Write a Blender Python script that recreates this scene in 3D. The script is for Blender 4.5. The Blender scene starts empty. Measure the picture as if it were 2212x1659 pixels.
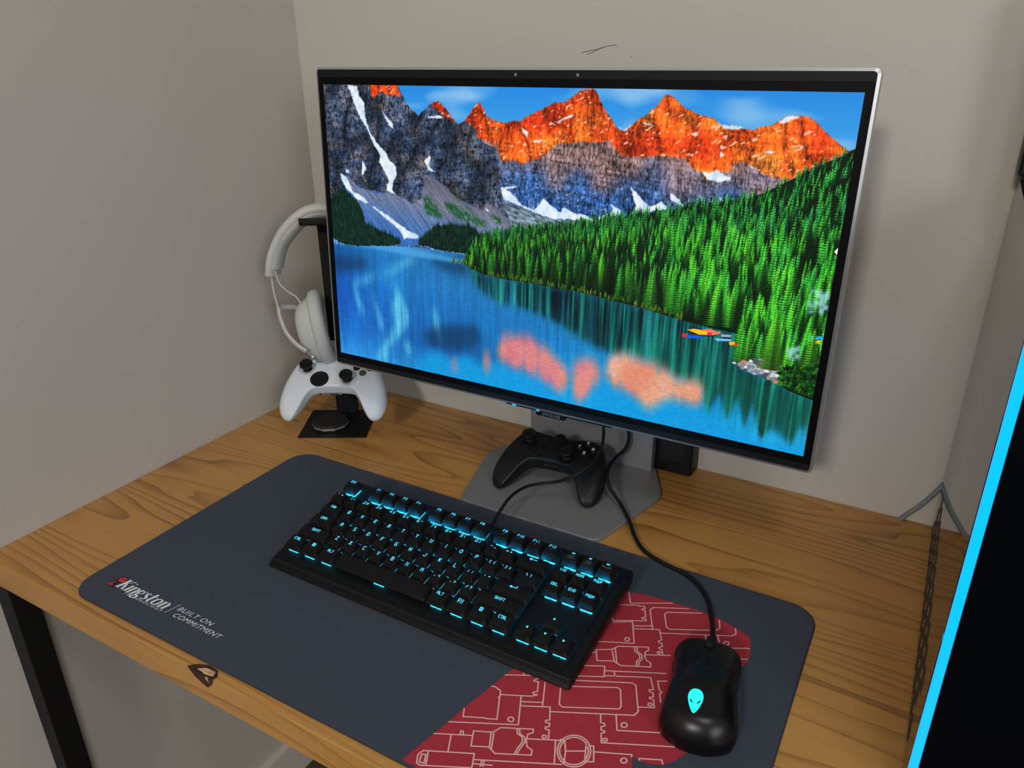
import bpy, bmesh, math, random
import numpy as np
from mathutils import Vector, Matrix
random.seed(7); RNG = np.random.default_rng(11)
C = bpy.context.scene.collection
Z0 = 0.72                      # height of the desk top above the floor

# ------------------------------------------------------------------ camera
cam_d = bpy.data.cameras.new('camera'); cam = bpy.data.objects.new('camera', cam_d); C.objects.link(cam)
cr = Vector((0.86816879, 0.49619048, -0.00882939)); cu = Vector((-0.19060997, 0.34982554, 0.91721858)); cf = Vector((-0.45820388, 0.79461758, -0.39828647))
M = Matrix((cr, cu, -cf)).transposed().to_4x4(); M.translation = Vector((0.8777, -0.9067, 0.5176 + Z0))
cam.matrix_world = M
cam_d.sensor_fit = 'HORIZONTAL'; cam_d.sensor_width = 36.0; cam_d.lens = 36.0 * 1654.4 / 2212; cam_d.clip_start = 0.02
cam_d.dof.use_dof = False
bpy.context.scene.camera = cam
# ------------------------------------------------------------------ world, lamps, exposure
W = bpy.data.worlds.new('world'); bpy.context.scene.world = W; W.use_nodes = True
W.node_tree.nodes['Background'].inputs[0].default_value = (0.55, 0.6, 0.7, 1); W.node_tree.nodes['Background'].inputs[1].default_value = 0.15
vs = bpy.context.scene.view_settings
vs.view_transform = 'Standard'; vs.look = 'None'; vs.exposure = 0.0; vs.gamma = 1.0; vs.use_curve_mapping = False
def area(name, loc, aim, size, power, col):
    d = bpy.data.lights.new(name, 'AREA'); d.shape = 'DISK' if not isinstance(size, tuple) else 'RECTANGLE'
    if isinstance(size, tuple): d.size, d.size_y = size
    else: d.size = size
    d.energy = power; d.color = col
    o = bpy.data.objects.new(name, d); C.objects.link(o); o.location = loc
    o.rotation_euler = (Vector(aim) - Vector(loc)).to_track_quat('-Z', 'Y').to_euler(); return o
area('room_ceiling_lamp', (0.85, -3.55, 2.50), (0.7, -1.0, 0.8), 0.42, 47, (1.0, 0.95, 0.87))
area('near_ceiling_lamp', (1.25, -1.25, 2.56), (1.25, -1.25, 0), 0.4, 7.5, (0.92, 0.97, 1.0))
area('side_fill_light', (2.9, -2.0, 1.75), (0.2, -0.4, 1.0), (1.1, 1.1), 29, (0.95, 0.98, 1.0))  # added unseen fill that brightens the left wall, not an actual window
sc = bpy.context.scene
sc.cycles.use_denoising = True
sc.cycles.max_bounces = 7; sc.cycles.sample_clamp_indirect = 4.0

# ------------------------------------------------------------------ helpers
def lin(c):
    def f(v):
        v /= 255.0
        return v / 12.92 if v <= 0.04045 else ((v + 0.055) / 1.055) ** 2.4
    return tuple(f(v) for v in c) + (1.0,)
def mat(name, rgb, rough=0.5, metal=0.0, emit=None, es=1.0, bump=0.0, bscale=400, var=0.0, vscale=6, ior=1.5, spec=0.5, coat=0.0):
    m = bpy.data.materials.new(name); m.use_nodes = True; nt = m.node_tree; b = nt.nodes['Principled BSDF']
    b.inputs['Base Color'].default_value = lin(rgb); b.inputs['Roughness'].default_value = rough; b.inputs['Metallic'].default_value = metal
    b.inputs['IOR'].default_value = ior; b.inputs['Specular IOR Level'].default_value = spec; b.inputs['Coat Weight'].default_value = coat
    if emit is not None:
        b.inputs['Emission Color'].default_value = lin(emit); b.inputs['Emission Strength'].default_value = es
    tc = nt.nodes.new('ShaderNodeTexCoord')
    if var > 0:
        n = nt.nodes.new('ShaderNodeTexNoise'); n.inputs['Scale'].default_value = vscale; n.inputs['Detail'].default_value = 4
        nt.links.new(tc.outputs['Object'], n.inputs['Vector'])
        r = nt.nodes.new('ShaderNodeMapRange'); r.inputs[1].default_value = 0.3; r.inputs[2].default_value = 0.7; r.inputs[3].default_value = 1 - var; r.inputs[4].default_value = 1 + var
        nt.links.new(n.outputs['Fac'], r.inputs[0])
        mx = nt.nodes.new('ShaderNodeVectorMath'); mx.operation = 'SCALE'; mx.inputs[0].default_value = lin(rgb)[:3]
        nt.links.new(r.outputs[0], mx.inputs['Scale']); nt.links.new(mx.outputs[0], b.inputs['Base Color'])
    if bump > 0:
        n2 = nt.nodes.new('ShaderNodeTexNoise'); n2.inputs['Scale'].default_value = bscale; n2.inputs['Detail'].default_value = 3
        nt.links.new(tc.outputs['Object'], n2.inputs['Vector'])
        bp = nt.nodes.new('ShaderNodeBump'); bp.inputs['Strength'].default_value = bump; bp.inputs['Distance'].default_value = 0.0006
        nt.links.new(n2.outputs['Fac'], bp.inputs['Height']); nt.links.new(bp.outputs[0], b.inputs['Normal'])
    return m
class MB:
    """collects geometry in metres (desk coordinates)"""
    def __init__(s): s.v = []; s.f = []; s.rb = False
    def add(s, vs_, fs):
        n = len(s.v); s.v += [tuple(p) for p in vs_]; s.f += [tuple(n + i for i in f) for f in fs]; return s
    def box(s, a, b):
        x0, y0, z0 = a; x1, y1, z1 = b
        return s.add([(x0,y0,z0),(x1,y0,z0),(x1,y1,z0),(x0,y1,z0),(x0,y0,z1),(x1,y0,z1),(x1,y1,z1),(x0,y1,z1)],
                     [(0,3,2,1),(4,5,6,7),(0,1,5,4),(1,2,6,5),(2,3,7,6),(3,0,4,7)])
    def prism(s, pts, z0, z1):
        n = len(pts)
        a = sum(pts[i][0]*pts[(i+1)%n][1]-pts[(i+1)%n][0]*pts[i][1] for i in range(n))
        if a < 0: pts = pts[::-1]
        return s.add([(p[0],p[1],z0) for p in pts]+[(p[0],p[1],z1) for p in pts],
                     [tuple(range(n))[::-1], tuple(range(n,2*n))]+[(i,(i+1)%n,n+(i+1)%n,n+i) for i in range(n)])
    def lathe(s, prof, n=32, o=(0,0,0)):
        vv = []; ff = []; k = len(prof)
        for i in range(n):
            a = 2*math.pi*i/n
            vv += [(o[0]+r*math.cos(a), o[1]+r*math.sin(a), o[2]+z) for r, z in prof]
        for i in range(n):
            j = (i+1) % n
            ff += [(i*k+q, j*k+q, j*k+q+1, i*k+q+1) for q in range(k-1)]
        ff.append(tuple(i*k for i in range(n))[::-1]); ff.append(tuple(i*k+k-1 for i in range(n)))
        return s.add(vv, ff)
    def tube(s, pts, r, n=10, smooth=6, ry=None, up=None):
        P = catmull(pts, smooth) if smooth > 1 else [Vector(p) for p in pts]
        R = r if callable(r) else (lambda t: r)
        vv = []; ff = []; m = len(P); prev = None
        for i, p in enumerate(P):
            t = (P[min(i+1,m-1)] - P[max(i-1,0)]).normalized()
            if up is not None: a = Vector(up) - t*t.dot(Vector(up))
            elif prev is None: a = t.orthogonal()
            else: a = prev - t*prev.dot(t)
            a.normalize(); prev = a; b = t.cross(a)
            rr = R(i/(m-1)); r2 = rr if ry is None else ry
            vv += [p + a*rr*math.cos(2*math.pi*q/n) + b*r2*math.sin(2*math.pi*q/n) for q in range(n)]
        for i in range(m-1):
            ff += [(i*n+q, i*n+(q+1)%n, (i+1)*n+(q+1)%n, (i+1)*n+q) for q in range(n)]
        ff.append(tuple(range(n))[::-1]); ff.append(tuple((m-1)*n+q for q in range(n)))
        return s.add(vv, ff)
    def rbox(s, a, b, r, seg=3):
        s.rb = True
        bm = bmesh.new(); bmesh.ops.create_cube(bm, size=1)
        for v in bm.verts: v.co = Vector([(a[i]+b[i])/2 + v.co[i]*(b[i]-a[i]) for i in range(3)])
        bmesh.ops.bevel(bm, geom=list(bm.edges), offset=r, segments=seg, profile=0.5, affect='EDGES')
        bm.verts.index_update(); s.add([v.co.copy() for v in bm.verts], [[v.index for v in f.verts] for f in bm.faces]); bm.free(); return s
    def xf(s, m): s.v = [tuple(m @ Vector(p)) for p in s.v]; return s
    def build(s, name, material, parent=None, smooth=True, angle=40, label=None, bevel=0):
        me = bpy.data.meshes.new(name); off = Vector(ORI.get(parent.name, (0,0,0))) if parent else Vector((0,0,0))
        me.from_pydata([tuple(Vector(p) - off) for p in s.v], [], s.f); me.validate(); me.update()
        if smooth:
            me.polygons.foreach_set('use_smooth', [True]*len(me.polygons))
            me.set_sharp_from_angle(angle=math.radians(angle))
        if material: me.materials.append(material)
        o = bpy.data.objects.new(name, me); C.objects.link(o)
        if parent: o.parent = parent; ORI[o.name] = tuple(off)
        else: o.location = (0,0,Z0); ORI[o.name] = (0,0,0)
        if s.rb and smooth: wn = o.modifiers.new('weighted_normal','WEIGHTED_NORMAL'); wn.keep_sharp = True; wn.weight = 80
        if bevel:
            bv = o.modifiers.new('bevel','BEVEL'); bv.width = bevel; bv.segments = 2; bv.limit_method = 'ANGLE'
        if label: o['label'] = label
        return o
ORI = {}
def thing(name, label, cat, loc, group=None):
    o = bpy.data.objects.new(name, None); C.objects.link(o); o.location = (loc[0], loc[1], loc[2]+Z0); o.empty_display_size = 0.02
    ORI[o.name] = tuple(loc); o['label'] = label; o['category'] = cat
    if group: o['group'] = group
    return o
def struct(o): o['kind'] = 'structure'; return o
def catmull(pts, k, closed=False):
    P = [Vector(p) for p in pts]; n = len(P); out = []
    for i in range(n if closed else n-1):
        g = (lambda j: P[j % n]) if closed else (lambda j: P[min(max(j,0),n-1)])
        p0,p1,p2,p3 = g(i-1),g(i),g(i+1),g(i+2)
        for q in range(k):
            t = q/k
            out.append(0.5*((2*p1)+(p2-p0)*t+(2*p0-5*p1+4*p2-p3)*t*t+(3*p1-p0-3*p2+p3)*t**3))
    if not closed: out.append(P[-1])
    return out
def rrect(x0,y0,x1,y1,r,n=6):
    out = []
    for cx,cy,a in ((x1-r,y0+r,-90),(x1-r,y1-r,0),(x0+r,y1-r,90),(x0+r,y0+r,180)):
        out += [(cx+r*math.cos(math.radians(a+90*i/n)), cy+r*math.sin(math.radians(a+90*i/n))) for i in range(n+1)]
    return out
def round_poly(pts, rad, n=5):
    out = []; m = len(pts)
    for i in range(m):
        p = Vector(pts[i]).to_2d(); a = (Vector(pts[i-1]).to_2d()-p); b = (Vector(pts[(i+1)%m]).to_2d()-p)
        r = rad if not isinstance(rad,(list,tuple)) else rad[i]
        d = min(r, a.length*0.45, b.length*0.45); A = p+a.normalized()*d; B = p+b.normalized()*d
        for k in range(n+1):
            t = k/n; out.append(tuple((1-t)**2*A+2*t*(1-t)*p+t*t*B))
    return out
# surface nets: mesh of the zero set of a distance field sampled on a grid (mm)
def sdf_mesh(f, lo, hi, h):
    xs = [np.arange(lo[i], hi[i]+h, h) for i in range(3)]
    X, Y, Zg = np.meshgrid(*xs, indexing='ij'); V = f(X, Y, Zg); nx,ny,nz = V.shape
    ins = V < 0
    acc = np.zeros((nx-1,ny-1,nz-1,3)); cnt = np.zeros((nx-1,ny-1,nz-1))
    idx = np.stack(np.meshgrid(np.arange(nx-1),np.arange(ny-1),np.arange(nz-1),indexing='ij'),-1).astype(float)
    cor = [(i,j,k) for i in (0,1) for j in (0,1) for k in (0,1)]
    sl = lambda c: (slice(c[0],nx-1+c[0]),slice(c[1],ny-1+c[1]),slice(c[2],nz-1+c[2]))
    for a in cor:
        for ax in range(3):
            if a[ax]: continue
            b = list(a); b[ax] = 1
            va, vb = V[sl(a)], V[sl(b)]; cr_ = (va<0) != (vb<0)
            with np.errstate(all='ignore'): t = np.where(cr_, va/(va-vb), 0)
            p = np.array(a,float)[None,None,None,:] + np.zeros(acc.shape); p[...,ax] += t
            acc += np.where(cr_[...,None], p, 0); cnt += cr_
    act = cnt > 0; ids = -np.ones(cnt.shape,int); ids[act] = np.arange(act.sum())
    verts = (idx[act] + acc[act]/cnt[act][:,None])*h + np.array([x[0] for x in xs])
    faces = []
    for ax in range(3):
        b = [slice(1,-1)]*3; c = [slice(1,-1)]*3; b[ax] = slice(0,-1); c[ax] = slice(1,None)
        A = ins[tuple(b)]; B = ins[tuple(c)]; q = np.argwhere(A != B)
        if not len(q): continue
        q = q + 1; q[:,ax] -= 1
        s_ = ins[q[:,0],q[:,1],q[:,2]]
        u, w = [(1,2),(2,0),(0,1)][ax]
        def cell(du,dw):
            r = q.copy(); r[:,u] -= du; r[:,w] -= dw; return ids[r[:,0],r[:,1],r[:,2]]
        F = np.stack([cell(1,1),cell(0,1),cell(0,0),cell(1,0)],1); F[~s_] = F[~s_][:,::-1]
        faces.append(F)
    return verts, np.concatenate(faces)
def rint(a, b, k):
    return np.minimum(-k, np.maximum(a,b)) + np.sqrt(np.maximum(a+k,0)**2 + np.maximum(b+k,0)**2)
def smin(a, b, k):
    hh = np.clip(0.5+0.5*(b-a)/k,0,1); return b*(1-hh)+a*hh-k*hh*(1-hh)
def poly_sdf(px, py, pts):
    P = np.array(pts,float); d = np.full(px.shape,1e9); s = np.ones(px.shape)
    for i in range(len(P)):
        a = P[i]; b = P[i-1]; ex,ey = b-a; wx,wy = px-a[0],py-a[1]
        t = np.clip((wx*ex+wy*ey)/(ex*ex+ey*ey+1e-12),0,1)
        d = np.minimum(d,(wx-ex*t)**2+(wy-ey*t)**2)
        c1 = py>=a[1]; c2 = py<b[1]; c3 = ex*wy>ey*wx
        s = np.where((c1&c2&c3)|(~c1&~c2&~c3),-s,s)
    return s*np.sqrt(d)
# single-stroke lettering for key legends and prints (grid 4 x 6)
G_ = """A:00 04 16 36 44 40|03 43;B:00 06 36 45 44 33 03|33 42 41 30 00;C:46 16 05 01 10 40;D:00 06 36 45 41 30 00;E:46 06 00 40|03 33;F:46 06 00|03 33
G:46 16 05 01 10 40 43 23;H:06 00|46 40|03 43;I:26 20;J:46 41 30 10 01;K:06 00|46 13 40|03 13;L:06 00 40;M:00 06 23 46 40;N:00 06 40 46;O:16 36 45 41 30 10 01 05 16
P:00 06 36 45 44 33 03;Q:16 36 45 41 30 10 01 05 16|22 40;R:00 06 36 45 44 33 03|23 40;S:46 16 05 04 13 33 42 41 30 00;T:06 46|26 20;U:06 01 10 30 41 46;V:06 20 46;W:06 10 24 30 46
X:06 40|00 46;Y:06 23 46|23 20;Z:06 46 00 40;0:16 36 45 41 30 10 01 05 16;1:15 26 20;2:06 36 45 44 01 00 40;3:06 36 45 44 33 13|33 42 41 30 00;4:30 36 02 42;5:46 06 03 33 42 41 30 00
6:46 16 05 01 10 30 41 42 33 03;7:06 46 10;8:13 04 05 16 36 45 44 33 13 02 01 10 30 41 42 33;9:00 30 41 45 36 16 05 04 13 43;!:16 12|11 10;@:40 10 01 05 16 36 45 42 22 24 44;#:10 16|30 36|02 42|04 44
$:46 16 05 04 13 33 42 41 30 00|26 20;%:00 46|05 06 16 15 05|30 31 41 40 30;^:04 26 44;&:40 05 16 25 02 01 10 20 42;*:25 21|04 42|02 44;(:36 15 11 30;):06 25 21 00;-:03 43;_:00 40;=:04 44|02 42;+:03 43|25 21
[:36 16 10 30;]:06 26 20 00;{:36 25 13 21 30;}:06 15 23 11 00;;:24 23|21 10;::24 23|21 20;':16 14;":16 14|36 34;,:21 10;.:20 21;<:45 03 41;>:05 43 01;/:00 46;?:05 16 36 45 34 23 22|20 21;\\:06 40;|:26 20;`:06 14;~:02 14 32 44"""
GL = {}
for ln in G_.split('\n'):
    toks = ln.split(';')
    i = 0
    while i < len(toks):
        t = toks[i]
        if t == '' and i+1 < len(toks): t = ';' + toks[i+1]; i += 1
        GL[t[0]] = [[(int(p[0]),int(p[1])) for p in st.split()] for st in t[2:].split('|')]
        i += 1
def ribbon(mb, P, w, z=0.0, joint=True):
    Q = [Vector((P[0][0],P[0][1]))]
    for p in P[1:]:
        p = Vector((p[0],p[1]))
        if (p-Q[-1]).length > 1e-7: Q.append(p)
    n = len(Q)
    if n < 2: return
    closed = n > 3 and (Q[0]-Q[-1]).length < 1e-6
    z += 0.000004*((len(mb.f)*7) % 11) if z else 0
    D = [(Q[i+1]-Q[i]).normalized() for i in range(n-1)]; vv = []
    for i in range(n):
        d0 = D[i-1] if i > 0 else (D[-1] if closed else D[0]); d1 = D[i] if i < n-1 else (D[0] if closed else D[-1])
        t = d0+d1; t = t.normalized() if t.length > 0.2 else d1; m = Vector((-t.y,t.x)); k = min(1.8,1.0/max(0.3,m.dot(Vector((-d1.y,d1.x)))))*w/2
        c = Q[i].copy()
        if not closed and joint: c += (-d1 if i == 0 else d0 if i == n-1 else Vector((0,0)))*w*0.4
        vv += [(c.x+m.x*k,c.y+m.y*k,z),(c.x-m.x*k,c.y-m.y*k,z)]
    mb.add(vv,[(2*i,2*i+1,2*i+3,2*i+2) for i in range(n-1)])
def text(mb, s, cx, cy, hgt, w, wid=None, z=0.0, slant=0.0, gap=1.7, align='c'):
    sc_ = hgt/6; sx = sc_ if wid is None else wid
    def cw(ch): return 4 if ch != ' ' else 2.5
    tot = sum(cw(ch)+gap for ch in s)-gap; x = cx-(tot*sx/2 if align == 'c' else 0)
    for ch in s:
        if ch != ' ':
            for st in GL[ch]:
                Q = [(x+p[0]*sx+slant*p[1]*sc_, cy-hgt/2+p[1]*sc_) for p in st]; ribbon(mb, Q, w, z)
        x += (cw(ch)+gap)*sx
def font_mesh(s, size, shear=0, sx=1.0, spacing=1.0, offset=0.0):
    cu_ = bpy.data.curves.new('t','FONT'); cu_.body = s; cu_.size = size; cu_.shear = shear; cu_.space_character = spacing; cu_.offset = offset; cu_.resolution_u = 4
    o = bpy.data.objects.new('t', cu_); C.objects.link(o); dg = bpy.context.evaluated_depsgraph_get(); dg.update()
    me = bpy.data.meshes.new_from_object(o.evaluated_get(dg)); vv = [(v.co.x*sx, v.co.y, 0) for v in me.vertices]; ff = [tuple(p.vertices) for p in me.polygons]
    bpy.data.objects.remove(o); bpy.data.meshes.remove(me); bpy.data.curves.remove(cu_)
    return vv, ff

# ------------------------------------------------------------------ traced outlines (picture in wallpaper pixels, print in 0.1 mm on the mat)
SCR={"sky":[[296,0],[314,30],[327,52],[341,66],[360,73],[374,85],[394,68],[418,50],[439,39],[455,49],[473,63],[491,84],[513,104],[536,93],[554,75],[572,50],[589,43],[602,60],[615,80],[641,90],[676,95],[705,88],[722,90],[734,80],[766,66],[798,51],[829,37],[856,37],[879,24],[901,7],[923,2],[938,1],[942,3],[950,8],[963,31],[980,57],[996,73],[1009,91],[1021,102],[1036,101],[1054,88],[1074,71],[1095,60],[1102,50],[1115,44],[1128,25],[1141,12],[1155,15],[1170,24],[1185,39],[1207,48],[1224,55],[1252,62],[1269,65],[1277,74],[1298,81],[1324,80],[1350,87],[1364,89],[1382,81],[1406,77],[1423,66],[1437,57],[1458,53],[1488,54],[1508,66],[1529,86],[1549,100],[1568,114],[1586,126],[1602,118]],"orange":[[536,93],[554,99],[576,116],[585,141],[603,144],[620,147],[638,158],[651,156],[656,184],[664,198],[677,201],[703,194],[729,201],[754,196],[786,184],[810,169],[830,151],[857,140],[888,138],[912,134],[946,136],[942,129],[966,134],[989,127],[1013,146],[1033,165],[1097,165],[1140,159],[1183,160],[1205,163],[1225,184],[1250,193],[1265,208],[1294,190],[1327,185],[1325,169],[1357,164],[1375,172],[1396,184],[1419,192],[1441,193],[1473,194],[1501,177],[1529,160],[1556,144],[1586,126]],"or2":[[192,-4],[296,-6],[300,16],[314,34],[289,27],[270,31],[236,17],[210,32],[194,36]],"or3":[[439,39],[420,50],[431,64],[452,70],[468,84],[486,91],[513,104],[491,84],[473,63],[455,49]],"leftm":[[-3,-2],[296,-6],[314,30],[341,66],[374,85],[394,68],[418,50],[445,71],[513,104],[536,93],[576,116],[598,151],[638,163],[656,198],[652,238],[661,274],[670,310],[689,361],[644,335],[613,319],[599,346],[553,331],[507,316],[474,291],[441,271],[393,262],[376,326],[345,348],[280,325],[155,314],[81,279],[61,321],[-4,360]],"scree":[[49,272],[81,279],[117,309],[207,327],[239,320],[270,314],[280,325],[310,335],[345,348],[376,326],[393,262],[403,254],[441,271],[474,291],[507,316],[553,331],[599,346],[613,319],[644,335],[689,361],[742,371],[751,397],[609,426],[567,435],[422,450],[392,465],[304,483],[230,482],[172,467],[140,449],[133,386],[114,350],[67,312]],"moraine":[[666,303],[714,322],[775,335],[838,351],[899,346],[983,335],[986,384],[734,410],[689,361]],"greens":[[[381,333],[396,313],[430,341],[458,378],[438,384],[389,372]],[[459,331],[497,336],[553,354],[622,390],[576,391],[520,380],[478,357]],[[474,291],[535,333],[613,379],[622,390],[553,350],[497,313]],[[622,352],[662,364],[667,382],[640,377]]],"snow":[[[101,0],[140,5],[145,33],[165,55],[165,93],[182,139],[216,176],[245,201],[255,220],[279,235],[281,262],[267,282],[260,307],[270,322],[239,312],[240,296],[251,283],[232,253],[213,227],[219,207],[191,169],[172,131],[144,94],[125,56],[112,23]],[[49,272],[75,283],[85,303],[99,327],[137,340],[162,359],[152,360],[114,350],[72,320],[55,297]],[[175,366],[235,390],[276,411],[316,432],[357,444],[357,454],[315,456],[300,462],[295,446],[265,420],[224,399]],[[389,213],[409,197],[414,204],[403,227],[432,245],[403,239]],[[145,226],[159,250],[141,275],[156,292],[139,271]],[[232,73],[271,109],[275,124],[260,117]],[[398,88],[445,81],[468,86],[435,90]],[[661,274],[717,265],[713,270],[679,277],[696,286],[718,303],[732,320],[775,328],[791,312],[803,293],[824,309],[858,328],[869,312],[911,330],[922,326],[963,340],[931,346],[883,344],[838,348],[796,340],[753,329],[714,318],[670,307]],[[72,255],[88,258],[87,270],[74,269]],[[608,336],[622,344],[613,345]],[[726,107],[751,117],[743,131],[735,121]],[[835,87],[881,66],[885,70],[839,90]],[[752,141],[797,134],[785,143]],[[1062,242],[1095,271],[1119,290],[1137,285],[1151,273],[1171,292],[1139,299],[1102,309],[1072,311],[1082,293],[1072,266]],[[1008,292],[1044,310],[1049,317],[1026,322],[995,334],[955,347],[955,340],[1010,317],[1017,305]],[[1249,189],[1267,195],[1287,187],[1326,204],[1300,215],[1269,211]],[[1174,251],[1197,263],[1214,285],[1195,277],[1176,268]],[[1273,257],[1289,266],[1279,268]],[[1301,248],[1314,262],[1302,261]],[[1017,92],[1032,101],[1054,88],[1036,103]],[[1277,74],[1297,80],[1324,79],[1347,85],[1325,89],[1292,86]],[[1423,66],[1437,57],[1458,53],[1470,54],[1453,62],[1433,72]],[[1396,137],[1414,133],[1418,137],[1402,140]],[[1212,101],[1233,100],[1220,107]],[[1292,142],[1304,149],[1293,155]],[[1082,80],[1119,85],[1090,85]],[[1365,171],[1388,178],[1375,177]]],"forest":[[533,514],[548,488],[567,454],[599,427],[645,411],[681,407],[720,388],[751,389],[797,381],[839,373],[880,366],[932,353],[956,351],[1034,325],[1110,311],[1182,295],[1217,282],[1269,274],[1319,260],[1369,251],[1415,231],[1473,196],[1529,162],[1570,140],[1604,119]],"shore":[[533,516],[557,525],[595,537],[646,542],[692,544],[737,543],[781,543],[846,548],[910,547],[951,552],[968,551],[1010,557],[1072,562],[1152,571],[1211,581],[1249,586],[1294,590],[1342,594],[1389,597],[1392,626],[1395,678],[1418,689],[1462,703],[1505,710],[1535,726],[1587,738],[1607,741]],"small":[[[-10,360],[61,321],[113,359],[133,386],[147,427],[190,440],[253,455],[289,468],[283,481],[230,491],[114,503],[52,505],[-10,486]],[[362,456],[392,436],[428,409],[486,397],[553,397],[590,416],[613,426],[567,454],[548,480],[505,481],[431,481],[381,474],[356,473]]],"laketop":[[-30,510],[114,503],[304,485],[431,483],[543,485]],"greenref":[[533,516],[552,546],[600,597],[671,620],[762,623],[873,654],[977,699],[1042,712],[1103,709],[1165,718],[1226,742],[1313,760],[1333,836],[1362,762],[1390,844],[1409,760],[1439,852],[1451,775],[1485,873],[1509,836],[1535,849],[1566,873],[1575,813],[1611,831],[1613,736]],"darkref":[[[400,511],[538,491],[552,546],[484,551],[435,536]],[[-4,549],[145,541],[142,576],[-10,613]],[[372,761],[431,734],[576,702],[601,753],[551,784],[450,802],[387,804]]],"cyan":[[[266,617],[296,675],[315,725],[292,765],[257,808],[222,842],[207,897],[162,896],[194,838],[236,784],[249,745],[240,701]],[[202,593],[313,521],[365,515],[333,532],[224,590]],[[76,625],[115,720],[113,757],[83,688]],[[155,646],[203,780],[191,786],[163,694]],[[417,666],[431,716],[445,794],[415,745],[408,693]],[[175,590],[76,634],[75,648],[174,608]],[[245,603],[255,632],[244,629]],[[290,798],[317,825],[310,864],[289,839]]],"botc":[[[353,870],[386,827],[429,819],[475,842],[541,808],[601,841],[649,814],[744,831],[828,849],[896,882],[1020,902],[1023,948],[352,902]],[[986,849],[1022,799],[1057,817],[1113,831],[1158,871],[1219,825],[1320,823],[1338,847],[1392,855],[1441,864],[1487,885],[1537,865],[1574,879],[1603,845],[1613,909],[990,913]]],"pink":[[[672,716],[686,709],[723,724],[741,708],[764,705],[787,726],[823,728],[855,759],[905,787],[904,855],[882,872],[827,840],[744,822],[668,806],[649,784]],[[917,764],[946,747],[963,756],[983,740],[1005,760],[1004,809],[961,872],[936,886],[916,844]],[[475,847],[491,830],[508,845],[500,878],[482,877]],[[606,800],[618,772],[630,813],[626,863],[606,858]],[[1027,739],[1062,708],[1083,712],[1124,713],[1146,729],[1177,719],[1227,746],[1236,756],[1267,758],[1296,740],[1313,764],[1319,815],[1273,813],[1218,817],[1188,840],[1162,866],[1144,849],[1113,822],[1057,813],[1021,782]]],"bright":[[[1552,449],[1597,453],[1599,507],[1556,517]],[[1518,608],[1549,599],[1549,642],[1519,641]],[[1505,660],[1538,659],[1519,668],[1506,669]]],"canoe":[[[1255,608],[1273,602],[1310,603],[1346,599],[1326,611],[1289,616]],[[1295,600],[1317,595],[1346,602],[1336,608],[1310,605]],[[1241,620],[1254,620],[1255,629],[1244,631]],[[1254,622],[1282,619],[1305,619],[1291,627],[1257,631]],[[1309,607],[1321,604],[1324,612],[1311,614]],[[1330,618],[1348,617],[1377,614],[1374,620],[1338,625]],[[1370,623],[1384,619],[1387,627],[1373,631]],[[1385,624],[1394,623],[1393,630],[1386,631]],[[1347,604],[1375,603],[1372,609],[1348,612]],[[1576,584],[1595,579],[1593,588],[1581,590]],[[1568,574],[1600,567],[1599,576],[1571,583]]],"rocks":[[1388,676],[1422,666],[1455,652],[1484,658],[1507,676],[1505,710],[1462,703],[1418,689]],"bush":[[1507,676],[1526,665],[1559,666],[1587,650],[1597,633],[1606,734],[1586,734],[1551,723],[1514,701]],"mark":[[1598,348],[1598,363],[1592,357]]}
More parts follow.
